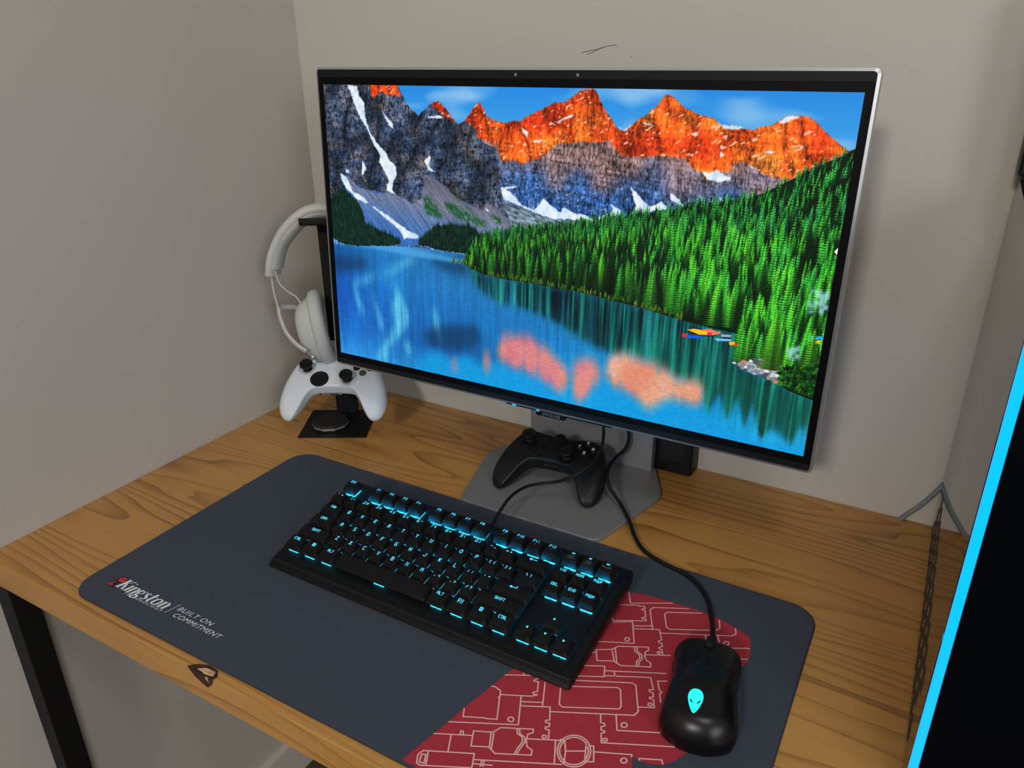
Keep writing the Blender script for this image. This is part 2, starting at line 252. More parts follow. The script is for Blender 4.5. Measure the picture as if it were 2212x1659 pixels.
PRINT=[[[6604,-2918],[6684,-3074],[7057,-2867]],[[6595,-3148],[6774,-3063],[6781,-3073],[6825,-3049],[6842,-3083],[6817,-3105],[6822,-3114],[6851,-3107],[6893,-3199],[6863,-3227],[6870,-3235],[6906,-3225],[6915,-3248],[6631,-3398],[6599,-3361]],[[6640,-3421],[6804,-3321],[6929,-3597],[6601,-3749]],[[6827,-3380],[6997,-3284]],[[6849,-3413],[7072,-3302],[7141,-3427],[7118,-3455],[7129,-3475],[7157,-3470],[7176,-3510],[7151,-3533],[7160,-3549],[7186,-3549],[7214,-3608]],[[7079,-3684],[7278,-3582]],[[7224,-2870],[6910,-3024],[6893,-3074],[7011,-3323]],[[7361,-2871],[7056,-3024],[7042,-3065],[7121,-3237],[7155,-3250],[7554,-3046],[7577,-2999],[7540,-2891]],[[7095,-3343],[7701,-3051],[7734,-3007],[7710,-2933]],[[7481,-3158],[7511,-3220]],[[7591,-3118],[7633,-3211]],[[7738,-3216],[7893,-3136]],[[7862,-3307],[7910,-3285]],[[6625,-3900],[6664,-3883]],[[6649,-3849],[6778,-3772],[6853,-3902],[6714,-3973],[6649,-3849]],[[6778,-3772],[6809,-3709],[7064,-3579],[7080,-3621],[7062,-3653],[7076,-3710],[7112,-3750],[7154,-3763],[7171,-3809],[6928,-3925],[6855,-3906]],[[6799,-3745],[6884,-3914]],[[6945,-3638],[6975,-3692],[7025,-3714],[7047,-3750],[7035,-3805],[7053,-3863]],[[6966,-3627],[6995,-3681],[7045,-3703],[7068,-3751],[7057,-3806],[7072,-3854]],[[6636,-4089],[6804,-4002],[6850,-4125],[6636,-4232]],[[6831,-4051],[7319,-3817]],[[6855,-4107],[7216,-3930],[7287,-4052],[7256,-4073],[7268,-4093],[7297,-4090],[7315,-4128],[7287,-4154],[7294,-4165],[7327,-4160],[7364,-4240],[7243,-4299]],[[6901,-4016],[6930,-4067]],[[6639,-4291],[7092,-4072],[7134,-4080],[7259,-4344],[7245,-4401],[6612,-4711]],[[6579,-4404],[7003,-4184],[7037,-4196],[7113,-4368],[7106,-4401],[6676,-4617],[6640,-4602],[6571,-4439],[6579,-4404]],[[7357,-3901],[7285,-3939],[7333,-4030],[7362,-4047],[7352,-4074],[7391,-4159]],[[6066,-4537],[6266,-4432]],[[6201,-4438],[6215,-4455]],[[6345,-4426],[6322,-4467],[6328,-4477],[6365,-4465],[6410,-4569],[6380,-4595],[6392,-4610],[6428,-4603]],[[6420,-4441],[6525,-4693]],[[6428,-4603],[6388,-4642],[6146,-4756]],[[6030,-4711],[6060,-4703],[6124,-4718],[6153,-4778],[6145,-4794],[6161,-4800],[6256,-5003],[6179,-5039],[6163,-5040],[6059,-5086],[5993,-5119],[5953,-5039]],[[6312,-4685],[6441,-4965],[5918,-5222]],[[6345,-4735],[6506,-4656]],[[6364,-4777],[6586,-4668],[6646,-4794],[6617,-4814],[6630,-4833],[6660,-4822],[6673,-4855],[6647,-4877],[6659,-4895],[6690,-4888],[6726,-4974]],[[5880,-5381],[6165,-5245]],[[6071,-5284],[6057,-5253],[6073,-5244],[6097,-5273]],[[6149,-5201],[6282,-5140],[6346,-5272],[6212,-5338],[6149,-5201]],[[6282,-5140],[6302,-5121],[6327,-5062],[6572,-4944],[6586,-4975],[6557,-5011],[6573,-5069],[6610,-5123],[6661,-5132],[6678,-5177],[6417,-5305],[6340,-5275]],[[6302,-5129],[6371,-5285]],[[6452,-5006],[6477,-5046],[6527,-5057],[6554,-5099],[6550,-5176],[6555,-5231]],[[6470,-4996],[6495,-5036],[6547,-5050],[6573,-5092],[6569,-5168],[6572,-5226]],[[6011,-5327],[6080,-5473]],[[6579,-5051],[6842,-4922]],[[6781,-4952],[6873,-5157]],[[6813,-4925],[6854,-4931],[6899,-5007],[6939,-5120]],[[7019,-4879],[7075,-4853],[7137,-4991],[7075,-5023],[7019,-4879]],[[6899,-5007],[7039,-4929]],[[6299,-5437],[6925,-5137]],[[6360,-5410],[6377,-5462]],[[6377,-5400],[6395,-5454]],[[6313,-5472],[6453,-5411]],[[6328,-5508],[5959,-5688],[5922,-5682],[5885,-5613],[5901,-5562],[6274,-5386],[6328,-5508]],[[5943,-5553],[6000,-5666]],[[5940,-5582],[5911,-5599],[5935,-5666],[5977,-5657],[5940,-5582]],[[5803,-5737],[5922,-5681]],[[6996,-4533],[7029,-4609],[7060,-4602],[7073,-4624],[7049,-4647],[7064,-4678],[7091,-4673],[7099,-4688],[7078,-4709],[7116,-4793],[7644,-4543]],[[7112,-4476],[7180,-4617],[7497,-4466]],[[7101,-4903],[7373,-4781],[7380,-4801]],[[7444,-4801],[7438,-4786],[7598,-4711],[7617,-4743]],[[6870,-3568],[6872,-3577],[6871,-3587],[6867,-3596],[6860,-3602],[6852,-3604],[6844,-3603],[6836,-3597],[6831,-3589],[6829,-3580],[6830,-3570],[6835,-3561],[6841,-3555],[6850,-3553],[6858,-3554],[6865,-3559],[6870,-3568]],[[7187,-3591],[7188,-3597],[7187,-3603],[7184,-3609],[7180,-3612],[7175,-3614],[7170,-3613],[7165,-3610],[7162,-3605],[7161,-3599],[7162,-3593],[7165,-3587],[7169,-3583],[7174,-3582],[7180,-3583],[7184,-3586],[7187,-3591]],[[7709,-3161],[7710,-3171],[7707,-3182],[7702,-3191],[7695,-3197],[7686,-3199],[7678,-3198],[7671,-3193],[7667,-3184],[7666,-3174],[7669,-3164],[7674,-3154],[7681,-3148],[7690,-3146],[7698,-3147],[7704,-3153],[7709,-3161]],[[7335,-4216],[7336,-4223],[7335,-4230],[7331,-4236],[7326,-4240],[7320,-4242],[7314,-4242],[7309,-4238],[7305,-4233],[7304,-4226],[7306,-4219],[7309,-4213],[7315,-4209],[7321,-4207],[7327,-4208],[7332,-4211],[7335,-4216]],[[6379,-4935],[6382,-4944],[6382,-4954],[6378,-4962],[6371,-4968],[6362,-4971],[6352,-4970],[6344,-4966],[6338,-4959],[6335,-4950],[6335,-4940],[6339,-4932],[6346,-4926],[6355,-4923],[6365,-4924],[6373,-4928],[6379,-4935]],[[6698,-4959],[6700,-4964],[6699,-4970],[6696,-4976],[6691,-4980],[6685,-4982],[6679,-4982],[6673,-4979],[6670,-4975],[6668,-4969],[6669,-4963],[6672,-4957],[6677,-4953],[6683,-4951],[6689,-4952],[6695,-4954],[6698,-4959]],[[7146,-4744],[7147,-4749],[7146,-4756],[7143,-4761],[7138,-4765],[7132,-4767],[7126,-4767],[7121,-4764],[7118,-4760],[7117,-4754],[7118,-4747],[7121,-4742],[7126,-4738],[7132,-4736],[7138,-4736],[7143,-4739],[7146,-4744]],[[7231,-4525],[7233,-4535],[7232,-4545],[7226,-4554],[7219,-4560],[7210,-4563],[7201,-4562],[7193,-4557],[7188,-4550],[7186,-4540],[7188,-4530],[7193,-4521],[7200,-4515],[7210,-4512],[7219,-4513],[7226,-4518],[7231,-4525]],[[7360,-4852],[7362,-4861],[7360,-4871],[7355,-4879],[7348,-4885],[7339,-4888],[7331,-4887],[7323,-4882],[7318,-4875],[7317,-4866],[7318,-4856],[7323,-4848],[7330,-4841],[7339,-4839],[7348,-4840],[7355,-4844],[7360,-4852]],[[7074,-4909],[7084,-4937],[7089,-4967],[7089,-4996],[7084,-5025],[7074,-5051],[7060,-5075],[7042,-5094],[7021,-5109],[6998,-5119],[6973,-5124],[6947,-5123],[6922,-5116],[6897,-5104],[6875,-5087],[6856,-5065],[6840,-5040],[6829,-5012],[6823,-4983],[6822,-4953],[6826,-4923],[6835,-4895],[6850,-4870],[6868,-4850],[6890,-4834],[6915,-4824],[6941,-4819],[6968,-4821],[6994,-4829],[7019,-4842],[7041,-4860],[7059,-4883],[7074,-4909]],[[7058,-4918],[7066,-4943],[7071,-4968],[7071,-4994],[7067,-5018],[7058,-5041],[7046,-5061],[7031,-5078],[7013,-5091],[6992,-5100],[6971,-5104],[6949,-5103],[6927,-5097],[6906,-5086],[6887,-5072],[6870,-5053],[6857,-5031],[6847,-5007],[6842,-4981],[6841,-4955],[6844,-4930],[6852,-4906],[6865,-4885],[6880,-4867],[6899,-4854],[6920,-4845],[6943,-4841],[6966,-4842],[6989,-4849],[7010,-4861],[7029,-4876],[7045,-4896],[7058,-4918]]]
RED=[[6475,-2959],[6592,-2925],[6807,-2866],[7070,-2853],[7326,-2841],[7554,-2870],[7768,-2940],[7849,-2974],[7874,-3012],[7915,-3192],[7921,-3310],[7897,-3383],[7858,-3580],[7875,-4164],[7815,-4428],[7736,-4569],[7688,-4673],[7620,-4752],[7525,-4795],[7445,-4804],[7378,-4793],[7426,-4908],[7473,-5027],[5822,-5955],[5800,-5738],[5832,-5582],[5878,-5379],[5915,-5224],[5948,-5031],[6024,-4715],[6085,-4449],[6157,-4199],[6280,-3744]]
SCUFFS=[[[0.4562, 0.5158], [0.4664, 0.5178], [0.4765, 0.5192], [0.49, 0.5226], [0.4998, 0.5234]], [[0.4624, 0.5138], [0.4725, 0.5172], [0.4812, 0.5212]], [[0.5177, 0.5115], [0.5189, 0.51]]]
CAB={"mouse_cord": [[0.7625, -0.3489, 0.022], [0.7579, -0.3276, 0.014], [0.7489, -0.2977, 0.0075], [0.7372, -0.2701, 0.0055], [0.7229, -0.2514, 0.0055], [0.7027, -0.238, 0.0055], [0.6744, -0.2307, 0.0055], [0.6501, -0.2201, 0.0055], [0.6308, -0.1987, 0.0045], [0.6125, -0.1733, 0.0078], [0.5937, -0.1537, 0.013], [0.5757, -0.1439, 0.024], [0.5662, -0.1328, 0.032], [0.56, -0.1112, 0.034]], "mc2": [[0.554, -0.075, 0.0282], [0.5635, -0.068, 0.0397], [0.5668, -0.065, 0.0528], [0.5643, -0.062, 0.0643], [0.558, -0.06, 0.0821]], "kb1": [[0.4927, -0.2902, 0.026], [0.4893, -0.2637, 0.032], [0.4878, -0.2353, 0.036], [0.491, -0.2059, 0.034], [0.5041, -0.1887, 0.034], [0.5239, -0.1844, 0.04], [0.5468, -0.1942, 0.058], [0.5587, -0.1857, 0.067], [0.5631, -0.163, 0.072], [0.563, -0.1444, 0.082], [0.5572, -0.128, 0.092]], "kb2": [[0.5519, -0.12, 0.1062], [0.5391, -0.1, 0.114]]}

# ------------------------------------------------------------------ wallpaper picture shown on the lit display
def paint_screen():
    Wd, Ht = 1600, 900
    yy, xx = np.mgrid[0:Ht,0:Wd].astype(np.float32)
    img = np.zeros((Ht,Wd,3),np.float32)
    def vn(sx, sy, seed, ang=0.0):
        r = np.random.default_rng(seed)
        ca, sa = math.cos(ang), math.sin(ang)
        u = (xx*ca+yy*sa)/sx; v = (-xx*sa+yy*ca)/sy; u = u-u.min(); v = v-v.min()
        g = r.random((int(v.max())+3,int(u.max())+3)).astype(np.float32)
        iu = u.astype(int); iv = v.astype(int); fu = u-iu; fv = v-iv; fu = fu*fu*(3-2*fu); fv = fv*fv*(3-2*fv)
        return (g[iv,iu]*(1-fu)+g[iv,iu+1]*fu)*(1-fv)+(g[iv+1,iu]*(1-fu)+g[iv+1,iu+1]*fu)*fv
    def mask(P, jit=0):
        P = [list(p) for p in P]
        if jit:
            Q = []
            for i in range(len(P)):
                a = P[i]; b = P[(i+1)%len(P)]; L = math.hypot(b[0]-a[0],b[1]-a[1]); n = max(1,int(L/(jit*2.2)))
                for k in range(n):
                    t = k/n; Q.append([a[0]+(b[0]-a[0])*t+random.uniform(-jit,jit)*(k>0), a[1]+(b[1]-a[1])*t+random.uniform(-jit,jit)*(k>0)])
            P = Q
        m = np.zeros((Ht,Wd),np.float32); ys = [p[1] for p in P]; n = len(P)
        for y in range(max(0,int(min(ys))), min(Ht,int(max(ys))+1)):
            yc = y+0.5; xs_ = []
            for i in range(n):
                a = P[i]; b = P[i-1]
                if (a[1]<=yc) != (b[1]<=yc): xs_.append(a[0]+(yc-a[1])*(b[0]-a[0])/(b[1]-a[1]))
            xs_.sort()
            for i in range(0,len(xs_)-1,2):
                m[y,max(0,int(xs_[i])):max(0,int(xs_[i+1])+1)] = 1
        return m
    def blur(m, rx, ry):
        for ax, r in ((1,rx),(0,ry)):
            for _ in range(2):
                if r < 1: continue
                pad_ = [(0,0)]*m.ndim; pad_[ax] = (r+1,r); c_ = np.cumsum(np.pad(m,pad_,mode='edge'),axis=ax,dtype=np.float64)
                n = m.shape[ax]; m = ((np.take(c_,range(2*r+1,n+2*r+1),axis=ax)-np.take(c_,range(0,n),axis=ax))/(2*r+1)).astype(np.float32)
        return m
    def mix(m, col):
        nonlocal img
        c = np.array(col,np.float32)
        img = img*(1-m[...,None]) + (c if c.ndim == 3 else c[None,None,:])*m[...,None]
    def ramp(t, cols):
        t = np.clip(t,0,1)*(len(cols)-1); i = np.clip(t.astype(int),0,len(cols)-2); f = (t-i)[...,None]; c = np.array(cols,np.float32); return c[i]*(1-f)+c[i+1]*f
    S = SCR
    # sky
    img[:] = ramp(yy/260, [(44,138,218),(72,162,228),(130,196,236)])
    cl = vn(170,60,1)*0.6+vn(70,28,2)*0.4; mix(np.clip((cl-0.45)*2.6,0,0.7), (172,206,236))
    # rock fields
    crack = np.abs(vn(7,26,3)-0.5)*2*0.5+np.abs(vn(4,11,4)-0.5)*2*0.5
    fine = vn(2.2,5,5); strata = vn(60,5,6,0.10); big = vn(70,60,7)
    gm = np.ones((Ht,Wd),np.float32); sky = mask(S['sky']+[(1650,-20),(560,-20)]); gm = 1-sky; gm[yy>640] = 0
    t = np.clip((yy-170)/210+(big-0.5)*0.5,0,1)
    rock = ramp(t,[(150,122,120),(108,106,128),(66,98,150),(50,96,166),(100,140,196)])
    rock *= (0.3+0.3*np.clip(np.abs(vn(34,80,42,0.2)-0.5)*3,0,1)+0.7*np.clip(crack*1.7,0,1)+0.45*(fine-0.5)+0.35*(strata-0.5))[...,None]
    hl = np.clip((fine*0.4+vn(11,4,8,-0.4)*0.7-0.78)*5,0,0.5)*np.clip((yy-200)/60,0,1); rock = rock*(1-hl[...,None])+np.array((200,215,235))*hl[...,None]
    mix(gm, rock)
    lm = blur(mask(S['leftm'],3),1,1)
    tt = np.clip(vn(40,30,9)*0.6+vn(14,9,10)*0.5-0.1,0,1); ridge = np.clip(np.abs(vn(46,120,40,0.35)-0.5)*3.2,0,1)
    lrock = ramp(tt,[(34,50,78),(62,78,104),(96,100,116),(134,114,100)])*(0.5+0.6*ridge)[...,None]*(0.25+0.85*np.clip((np.abs(vn(9,20,11,0.25)-0.5)+np.abs(vn(4,9,12,-0.2)-0.5))*2.4,0,1)+0.6*(fine-0.5)+0.4*(vn(40,4,13,-0.12)-0.5))[...,None]
    mix(lm, lrock)
    # sunlit summits
    om = mask(S['orange']+[tuple(p) for p in S['sky'][::-1] if p[0] > 430],3)*gm
    for k in ('or2','or3'): om = np.maximum(om, mask(S[k],2)*gm)
    om = blur(om,1,2)
    hot = np.clip(vn(90,70,14)*0.9+vn(22,30,15)*0.4-0.52+(xx-700)/2800+(yy-90)/500,0,1)
    oc = ramp(hot,[(196,58,24),(228,82,30),(242,112,40),(250,160,70)])*(0.36+0.45*np.clip(np.abs(vn(38,90,41,-0.3)-0.5)*3,0,1)+0.5*np.clip(crack*1.9,0,1)+0.4*(fine-0.5)+0.25*(vn(50,6,16,0.1)-0.5))[...,None]
    sn = np.clip((vn(16,5,17,-0.5)*0.6+vn(7,4,18,-0.4)*0.5-0.78)*8,0,0.85); oc = oc*(1-sn[...,None])+np.array((255,205,180))*sn[...,None]
    mix(om, oc)
    # scree, moraine
    st = vn(3,90,19,-0.75)*0.6+vn(2,3,20)*0.5
    scm = blur(mask(S['scree'],2),1,1); mix(scm, ramp(np.clip((yy-260)/200-(xx-300)/1300,0,1),[(104,104,120),(122,126,148),(86,118,168),(62,108,180)])*(0.66+0.6*st)[...,None])
    mo = blur(mask(S['moraine'],3),2,2); mix(mo, np.array((112,130,144))*(0.5+0.95*vn(14,5,21,0.3))[...,None])
    for g in S['greens']: mix(blur(mask(g,3),3,4)*np.clip(vn(4,10,22,-0.6)*1.6,0,1), (30,84,44))
    for p in S['snow']: mix(blur(mask(p,2),1,1)*0.95, ramp(vn(12,16,23),[(190,220,245),(232,244,255),(255,255,255)]))
    # lake
    def field(ys_, xs_, cols):
        out = np.zeros((Ht,Wd,3),np.float32); cols = np.array(cols,np.float32)
        for c in range(3):
            rows = np.stack([np.interp(np.arange(Wd),xs_,cols[i,:,c]) for i in range(len(ys_))])
            iy = np.interp(np.arange(Ht),ys_,np.arange(len(ys_))); i0 = np.clip(iy.astype(int),0,len(ys_)-2); f = (iy-i0)[:,None]
            out[...,c] = rows[i0]*(1-f)+rows[i0+1]*f
        return out
    water = field([0,470,520,600,700,800,900],[0,250,500,800,1200,1600],[
        [(50,130,200)]*6,
        [(66,150,214),(70,156,216),(60,140,200),(40,90,110),(20,60,60),(20,60,60)],
        [(24,92,158),(44,130,200),(40,116,178),(26,80,110),(20,70,80),(20,90,80)],
        [(28,92,180),(40,134,206),(44,128,196),(40,130,190),(30,110,130),(20,110,90)],
        [(30,98,196),(34,116,198),(34,116,190),(36,130,200),(40,150,200),(30,120,110)],
        [(36,118,212),(34,116,196),(28,84,150),(36,150,220),(24,160,232),(30,140,170)],
        [(64,160,236),(48,150,220),(34,160,228),(20,176,244),(20,176,244),(60,190,240)]])
    lk = mask([(-10,900),(-10,S['laketop'][0][1])]+S['laketop']+S['shore'][0:]+[(1650,900)])
    streak = vn(9,150,24)*0.6+vn(4,60,25)*0.4; ripple = vn(5,2,26)
    keep = img; img = water*(0.86+0.26*streak)[...,None]
    for p in S['cyan']: mix(blur(mask(p),9,14)*(0.35+0.75*streak), (112,214,244))
    for p in S['darkref']: mix(blur(mask(p),10,14)*0.6, (18,52,84))
    for p in S['botc']: mix(blur(mask(p),16,14)*0.9, (28,162,230))
    gr = blur(mask(S['greenref']+S['shore'][::-1]),5,14); tk = vn(13,240,27)*0.55+vn(5,120,28)*0.5
    fade = np.clip(1.15-(yy-540)/620+(xx-1000)/1600,0.35,1); mix(np.clip(gr*1.05*(0.6+0.8*vn(16,300,29)),0,1)*fade, ramp(np.clip(tk*1.5-0.4+0.25*(vn(60,70,43)-0.5),0,1),[(6,28,34),(12,62,66),(26,122,112),(52,170,156)]))
    mix(np.clip(gr-0.2,0,1)*np.clip((xx-900)/300,0,1)*np.clip((yy-620)/120,0,1)*0.6, (22,112,84))
    for i, p in enumerate(S['pink']): mix(np.clip(blur(mask(p,4),13,24)*(0.72+0.5*vn(16,90,30))*1.2-0.1,0,0.95), ramp(vn(50,70,31)*0.55+ripple*0.12+(0.25 if i == 4 else 0),[(222,120,136),(240,146,144),(246,150,118),(250,176,140),(240,200,200)]))
    img *= (0.87+0.07*ripple+0.07*vn(14,4,45))[...,None]
    water = img; img = keep; mix(lk, water)
    mix(blur(mask([(0,470),(330,488),(560,505),(560,516),(300,512),(0,498)]),10,4)*0.7*lk, (86,168,226))
    # far woods, then the big forest tree by tree
    def tree(x, y, h, col, w=None):
        w = w or h*0.2; x0 = int(x-w-1); x1 = int(x+w+2); y0 = int(y-h); y1 = int(y)
        if x1 <= 0 or x0 >= Wd or y1 <= 0 or y0 >= Ht: return
        X0,X1,Y0,Y1 = max(x0,0),min(x1,Wd),max(y0,0),min(y1,Ht)
        gy, gx = np.mgrid[Y0:Y1,X0:X1].astype(np.float32)
        if gy.size == 0: return
        t = np.clip((gy-(y-h))/h,0,1); nb = max(4,h/6.5); ph = (t*nb+random.random())%1.0
        half = w*(t**0.85)*(0.5+0.55*ph); ed = np.abs(gx-x)/np.maximum(half,0.3)
        m = np.clip(1.35-ed,0,1)*(t > 0)
        m = m*(1 if h < 30 else np.clip(RNG.random(gy.shape)*1.6+0.15,0,1))
        sh = (0.5+0.7*ph)*(0.7+0.6*RNG.random(gy.shape))*np.where(gx < x,1.2,0.72)*(1.2-0.7*t)
        c = np.array(col,np.float32)[None,None,:]*sh[...,None]
        img[Y0:Y1,X0:X1] = img[Y0:Y1,X0:X1]*(1-m[...,None])+c*m[...,None]
    for P in S['small']:
        mm = mask(P,2); mix(mm,(14,44,38)); ys_, xs_ = np.nonzero(mm)
        for k in RNG.integers(0,len(ys_),700): tree(xs_[k],ys_[k]+3,random.uniform(12,22),random.choice([(22,72,50),(16,54,44),(40,96,52),(12,40,40)]))
    fm = mask(S['forest']+[(1650,S['forest'][-1][1])]+[(1650,900)]+S['shore'][::-1]); mix(fm,(8,30,12))
    ftx = [p[0] for p in S['forest']]; fty = [p[1] for p in S['forest']]; shx = [p[0] for p in S['shore'] ]; shy = [p[1] for p in S['shore']]
    o_ = np.argsort(ftx); T = lambda x: np.interp(x,np.array(ftx)[o_],np.array(fty)[o_])
    shp = sorted(S['shore']); B = lambda x: np.interp(x,[p[0] for p in shp],[p[1] for p in shp])
    trees = []
    for _ in range(4300):
        x = random.uniform(470,1620); a, b = T(x), B(x)
        if b-a < 8: continue
        u = random.random()**1.15; y = a+2+(b-a-2)*u; near = (y-a)/max(b-a,1)
        h = (24+78*near*min(1,(b-a)/220))*random.uniform(0.65,1.3)
        if near > 0.35 and random.random() < 0.35*near: continue
        trees.append((y,x,h,near))
    trees.sort()
    for y,x,h,near in trees:
        br = min(1,max(0,(x-900)/600)); r = random.random()
        if near > 0.4 and x < 1180 and r < 0.62: col = (12,38,18)
        elif r < 0.34: col = (8,40,16)
        else:
            c0 = random.choice([(46,118,34),(60,140,40),(34,104,44),(84,156,40)]); c1_ = random.choice([(70,190,40),(96,214,48),(46,160,52),(60,170,70)]); k = br*0.85
            col = tuple((c0[i]*(1-k)+c1_[i]*k)*1.28 for i in range(3)); 
            if near < 0.3: col = (col[0]*0.75,col[1]*0.85,col[2]*1.2)
        tree(x,y,h,col,h*random.uniform(0.15,0.25))
    for i in range(150):
        x = random.uniform(480,1240); y = B(x)+random.uniform(-6,3); tree(x,y,random.uniform(8,22),random.choice([(90,140,40),(60,110,40),(120,150,60)]),random.uniform(4,8))
    # shore details on the right
    for p in S['bright']: mix(blur(mask(p,6),3,3)*0.75*np.clip(vn(12,9,44)*2-0.2,0.2,1),(170,224,232))
    cc = [(250,190,40),(240,120,90),(230,40,50),(30,90,210),(225,40,90),(120,190,230),(250,180,40),(220,50,50),(150,170,190),(250,200,30),(40,170,220)]
    mix(mask([(x-6,y+6) for x,y in S['canoe'][0]])*0.8,(30,40,60))
    for p, c in zip(S['canoe'],cc): mix(mask(p),c)
    rm = mask(S['rocks'],3); mix(rm,(70,80,92)); ys_, xs_ = np.nonzero(rm)
    for k in RNG.integers(0,len(ys_),90):
        cx,cy,a,b = xs_[k],ys_[k],random.uniform(5,11),random.uniform(3,6); e = ((xx[max(cy-9,0):cy+9,max(cx-14,0):cx+14]-cx)/a)**2+((yy[max(cy-9,0):cy+9,max(cx-14,0):cx+14]-cy)/b)**2
        m = (e < 1)[...,None]*0.9; c = np.array(random.choice([(190,200,215),(150,165,185),(225,215,200),(120,130,150),(210,120,90)]))
        s_ = (slice(max(cy-9,0),cy+9),slice(max(cx-14,0),cx+14)); img[s_] = img[s_]*(1-m)+c*m*np.clip(1.2-e*0.5,0.5,1.2)[...,None]
    bx = [p for p in S['rocks']][0]
    for x,y,h in [(bx[0]+95,bx[1]+4,165),(bx[0]+190,bx[1]-6,120),(bx[0]+240,bx[1]-2,110),(bx[0]+330,bx[1]+30,150)]:
        tree(x,y,h,(110,190,40),h*0.26); tree(x,y,h,(70,160,40),h*0.2)
    bm_ = mask(S['bush'],5); ys_, xs_ = np.nonzero(bm_)
    for k in RNG.integers(0,len(ys_),500): tree(xs_[k],ys_[k]+4,random.uniform(8,16),random.choice([(30,110,30),(16,70,22),(60,150,40),(10,40,16)]),random.uniform(6,10))
    mix(mask(S['mark']),(250,250,250)); lum = img.mean(axis=2,keepdims=True); img = lum+(img-lum)*1.08
    im = bpy.data.images.new('lake_wallpaper', Wd, Ht, alpha=False)
    a = np.ones((Ht,Wd,4),np.float32); a[...,:3] = np.clip(img/255,0,1)[::-1]
    im.pixels.foreach_set(a.ravel()); im.update(); im.pack()
    return im

# ------------------------------------------------------------------ materials
M_ = {}
M_['wall'] = mat('wall_paint', (189,184,177), 0.85, bump=0.25, bscale=260, var=0.03, vscale=2.2)
M_['ceil'] = mat('ceiling_paint', (225,222,215), 0.9, var=0.02)
M_['floor'] = mat('floor_boards', (74,60,50), 0.5, var=0.2, vscale=5)
M_['base'] = mat('baseboard_paint', (205,200,192), 0.5, var=0.02)
M_['black_metal'] = mat('black_powder_coat', (11,12,13), 0.55, spec=0.3, bump=0.1, bscale=900, var=0.05)
M_['black_plastic'] = mat('black_plastic', (14,15,17), 0.45, spec=0.3, bump=0.12, bscale=1500, var=0.05)
M_['key'] = mat('keycap_plastic', (20,20,21), 0.5, spec=0.14, bump=0.12, bscale=1800, var=0.05)
M_['kcase'] = mat('keyboard_case_black', (13,14,16), 0.45, spec=0.18, bump=0.1, bscale=1200, var=0.05)
M_['gloss_black'] = mat('gloss_black', (10,11,14), 0.12, var=0.03)
M_['matte_black'] = mat('matte_black', (12,12,13), 0.75, var=0.05)
M_['rubber'] = mat('black_rubber', (9,9,10), 0.65, spec=0.3, bump=0.3, bscale=900, var=0.05)
M_['silver'] = mat('silver_metal', (196,198,200), 0.32, metal=0.85, var=0.02)
M_['grey_metal'] = mat('brushed_grey_metal', (132,132,134), 0.45, metal=0.3, bump=0.1, bscale=1500, var=0.03)
M_['white_plastic'] = mat('white_plastic', (206,211,218), 0.45, bump=0.06, bscale=1500, var=0.015)
M_['hp'] = mat('white_smoke_plastic', (190,190,188), 0.5, bump=0.08, bscale=900, var=0.02)
M_['hp_pad'] = mat('white_leatherette', (182,183,182), 0.6, bump=0.35, bscale=700, var=0.02)
M_['pad'] = mat('navy_cloth', (56,63,77), 0.92, bump=0.9, bscale=1500, var=0.06, vscale=300)
M_['pad_edge'] = mat('stitched_edge', (40,44,52), 0.8, var=0.05)
M_['red'] = mat('red_cloth_print', (168,40,55), 0.9, bump=0.9, bscale=1500, var=0.05, vscale=300)
M_['pink'] = mat('pale_print_line', (226,178,180), 0.85, var=0.04)
M_['print_white'] = mat('white_print', (222,226,232), 0.8, var=0.03)
M_['print_red'] = mat('red_print', (190,50,58), 0.8, var=0.03)
M_['print_dark'] = mat('dark_print', (16,16,22), 0.8, var=0.03)
M_['grey_print'] = mat('grey_print', (120,122,126), 0.7, var=0.03)
M_['bezel'] = mat('display_bezel_black', (4,4,7), 0.45, spec=0.12, var=0.02)
M_['chin'] = mat('bezel_band_black', (18,20,25), 0.5, spec=0.2, var=0.03)
M_['cyan'] = mat('cyan_led', (20,60,70), 0.3, emit=(60,205,236), es=1.5, var=0.02)
M_['led'] = mat('led_core', (20,60,70), 0.3, emit=(8,160,222), es=150.0, var=0.02)
M_['cyan_dim'] = mat('cyan_glint_glow', (20,60,70), 0.3, emit=(60,190,225), es=1.0, var=0.02)  # self-lit colour for the glints below the monitor frame
M_['legend'] = mat('lit_legend', (60,160,190), 0.4, emit=(74,206,246), es=1.25, var=0.02)
M_['strip'] = mat('blue_light_bar', (0,120,170), 0.3, emit=(0,184,248), es=1.0, var=0.01)
M_['alien'] = mat('lit_emblem', (20,120,120), 0.3, emit=(30,246,240), es=1.25, var=0.01)
M_['grey_cable'] = mat('grey_cable_jacket', (118,124,130), 0.35, var=0.04)
M_['knot'] = mat('bark_knot', (60,30,18), 0.8, bump=1.0, bscale=300, var=0.5, vscale=120)
M_['pale_wood'] = mat('torn_pale_wood', (196,160,120), 0.8, bump=1.0, bscale=300, var=0.3, vscale=200)
M_['green'] = mat('green_button', (52,92,40), 0.3, var=0.03)
M_['mouse'] = mat('mouse_shell_black', (10,10,12), 0.30, spec=0.32, bump=0.05, bscale=1600, var=0.04)
M_['mouse2'] = mat('mouse_button_black', (12,12,13), 0.42, spec=0.3, bump=0.05, bscale=1600, var=0.04)
M_['scuff'] = mat('wall_scuff', (120,112,102), 0.9, var=0.1)
M_['glass'] = mat('smoked_mirror_glass', (6,6,7), 0.03, ior=2.1, spec=0.9)
M_['hex'] = mat('dark_frit', (54,48,44), 0.6, var=0.05)
M_['cfront'] = mat('case_front_black', (3,6,12), 0.6, spec=0.04, var=0.02)
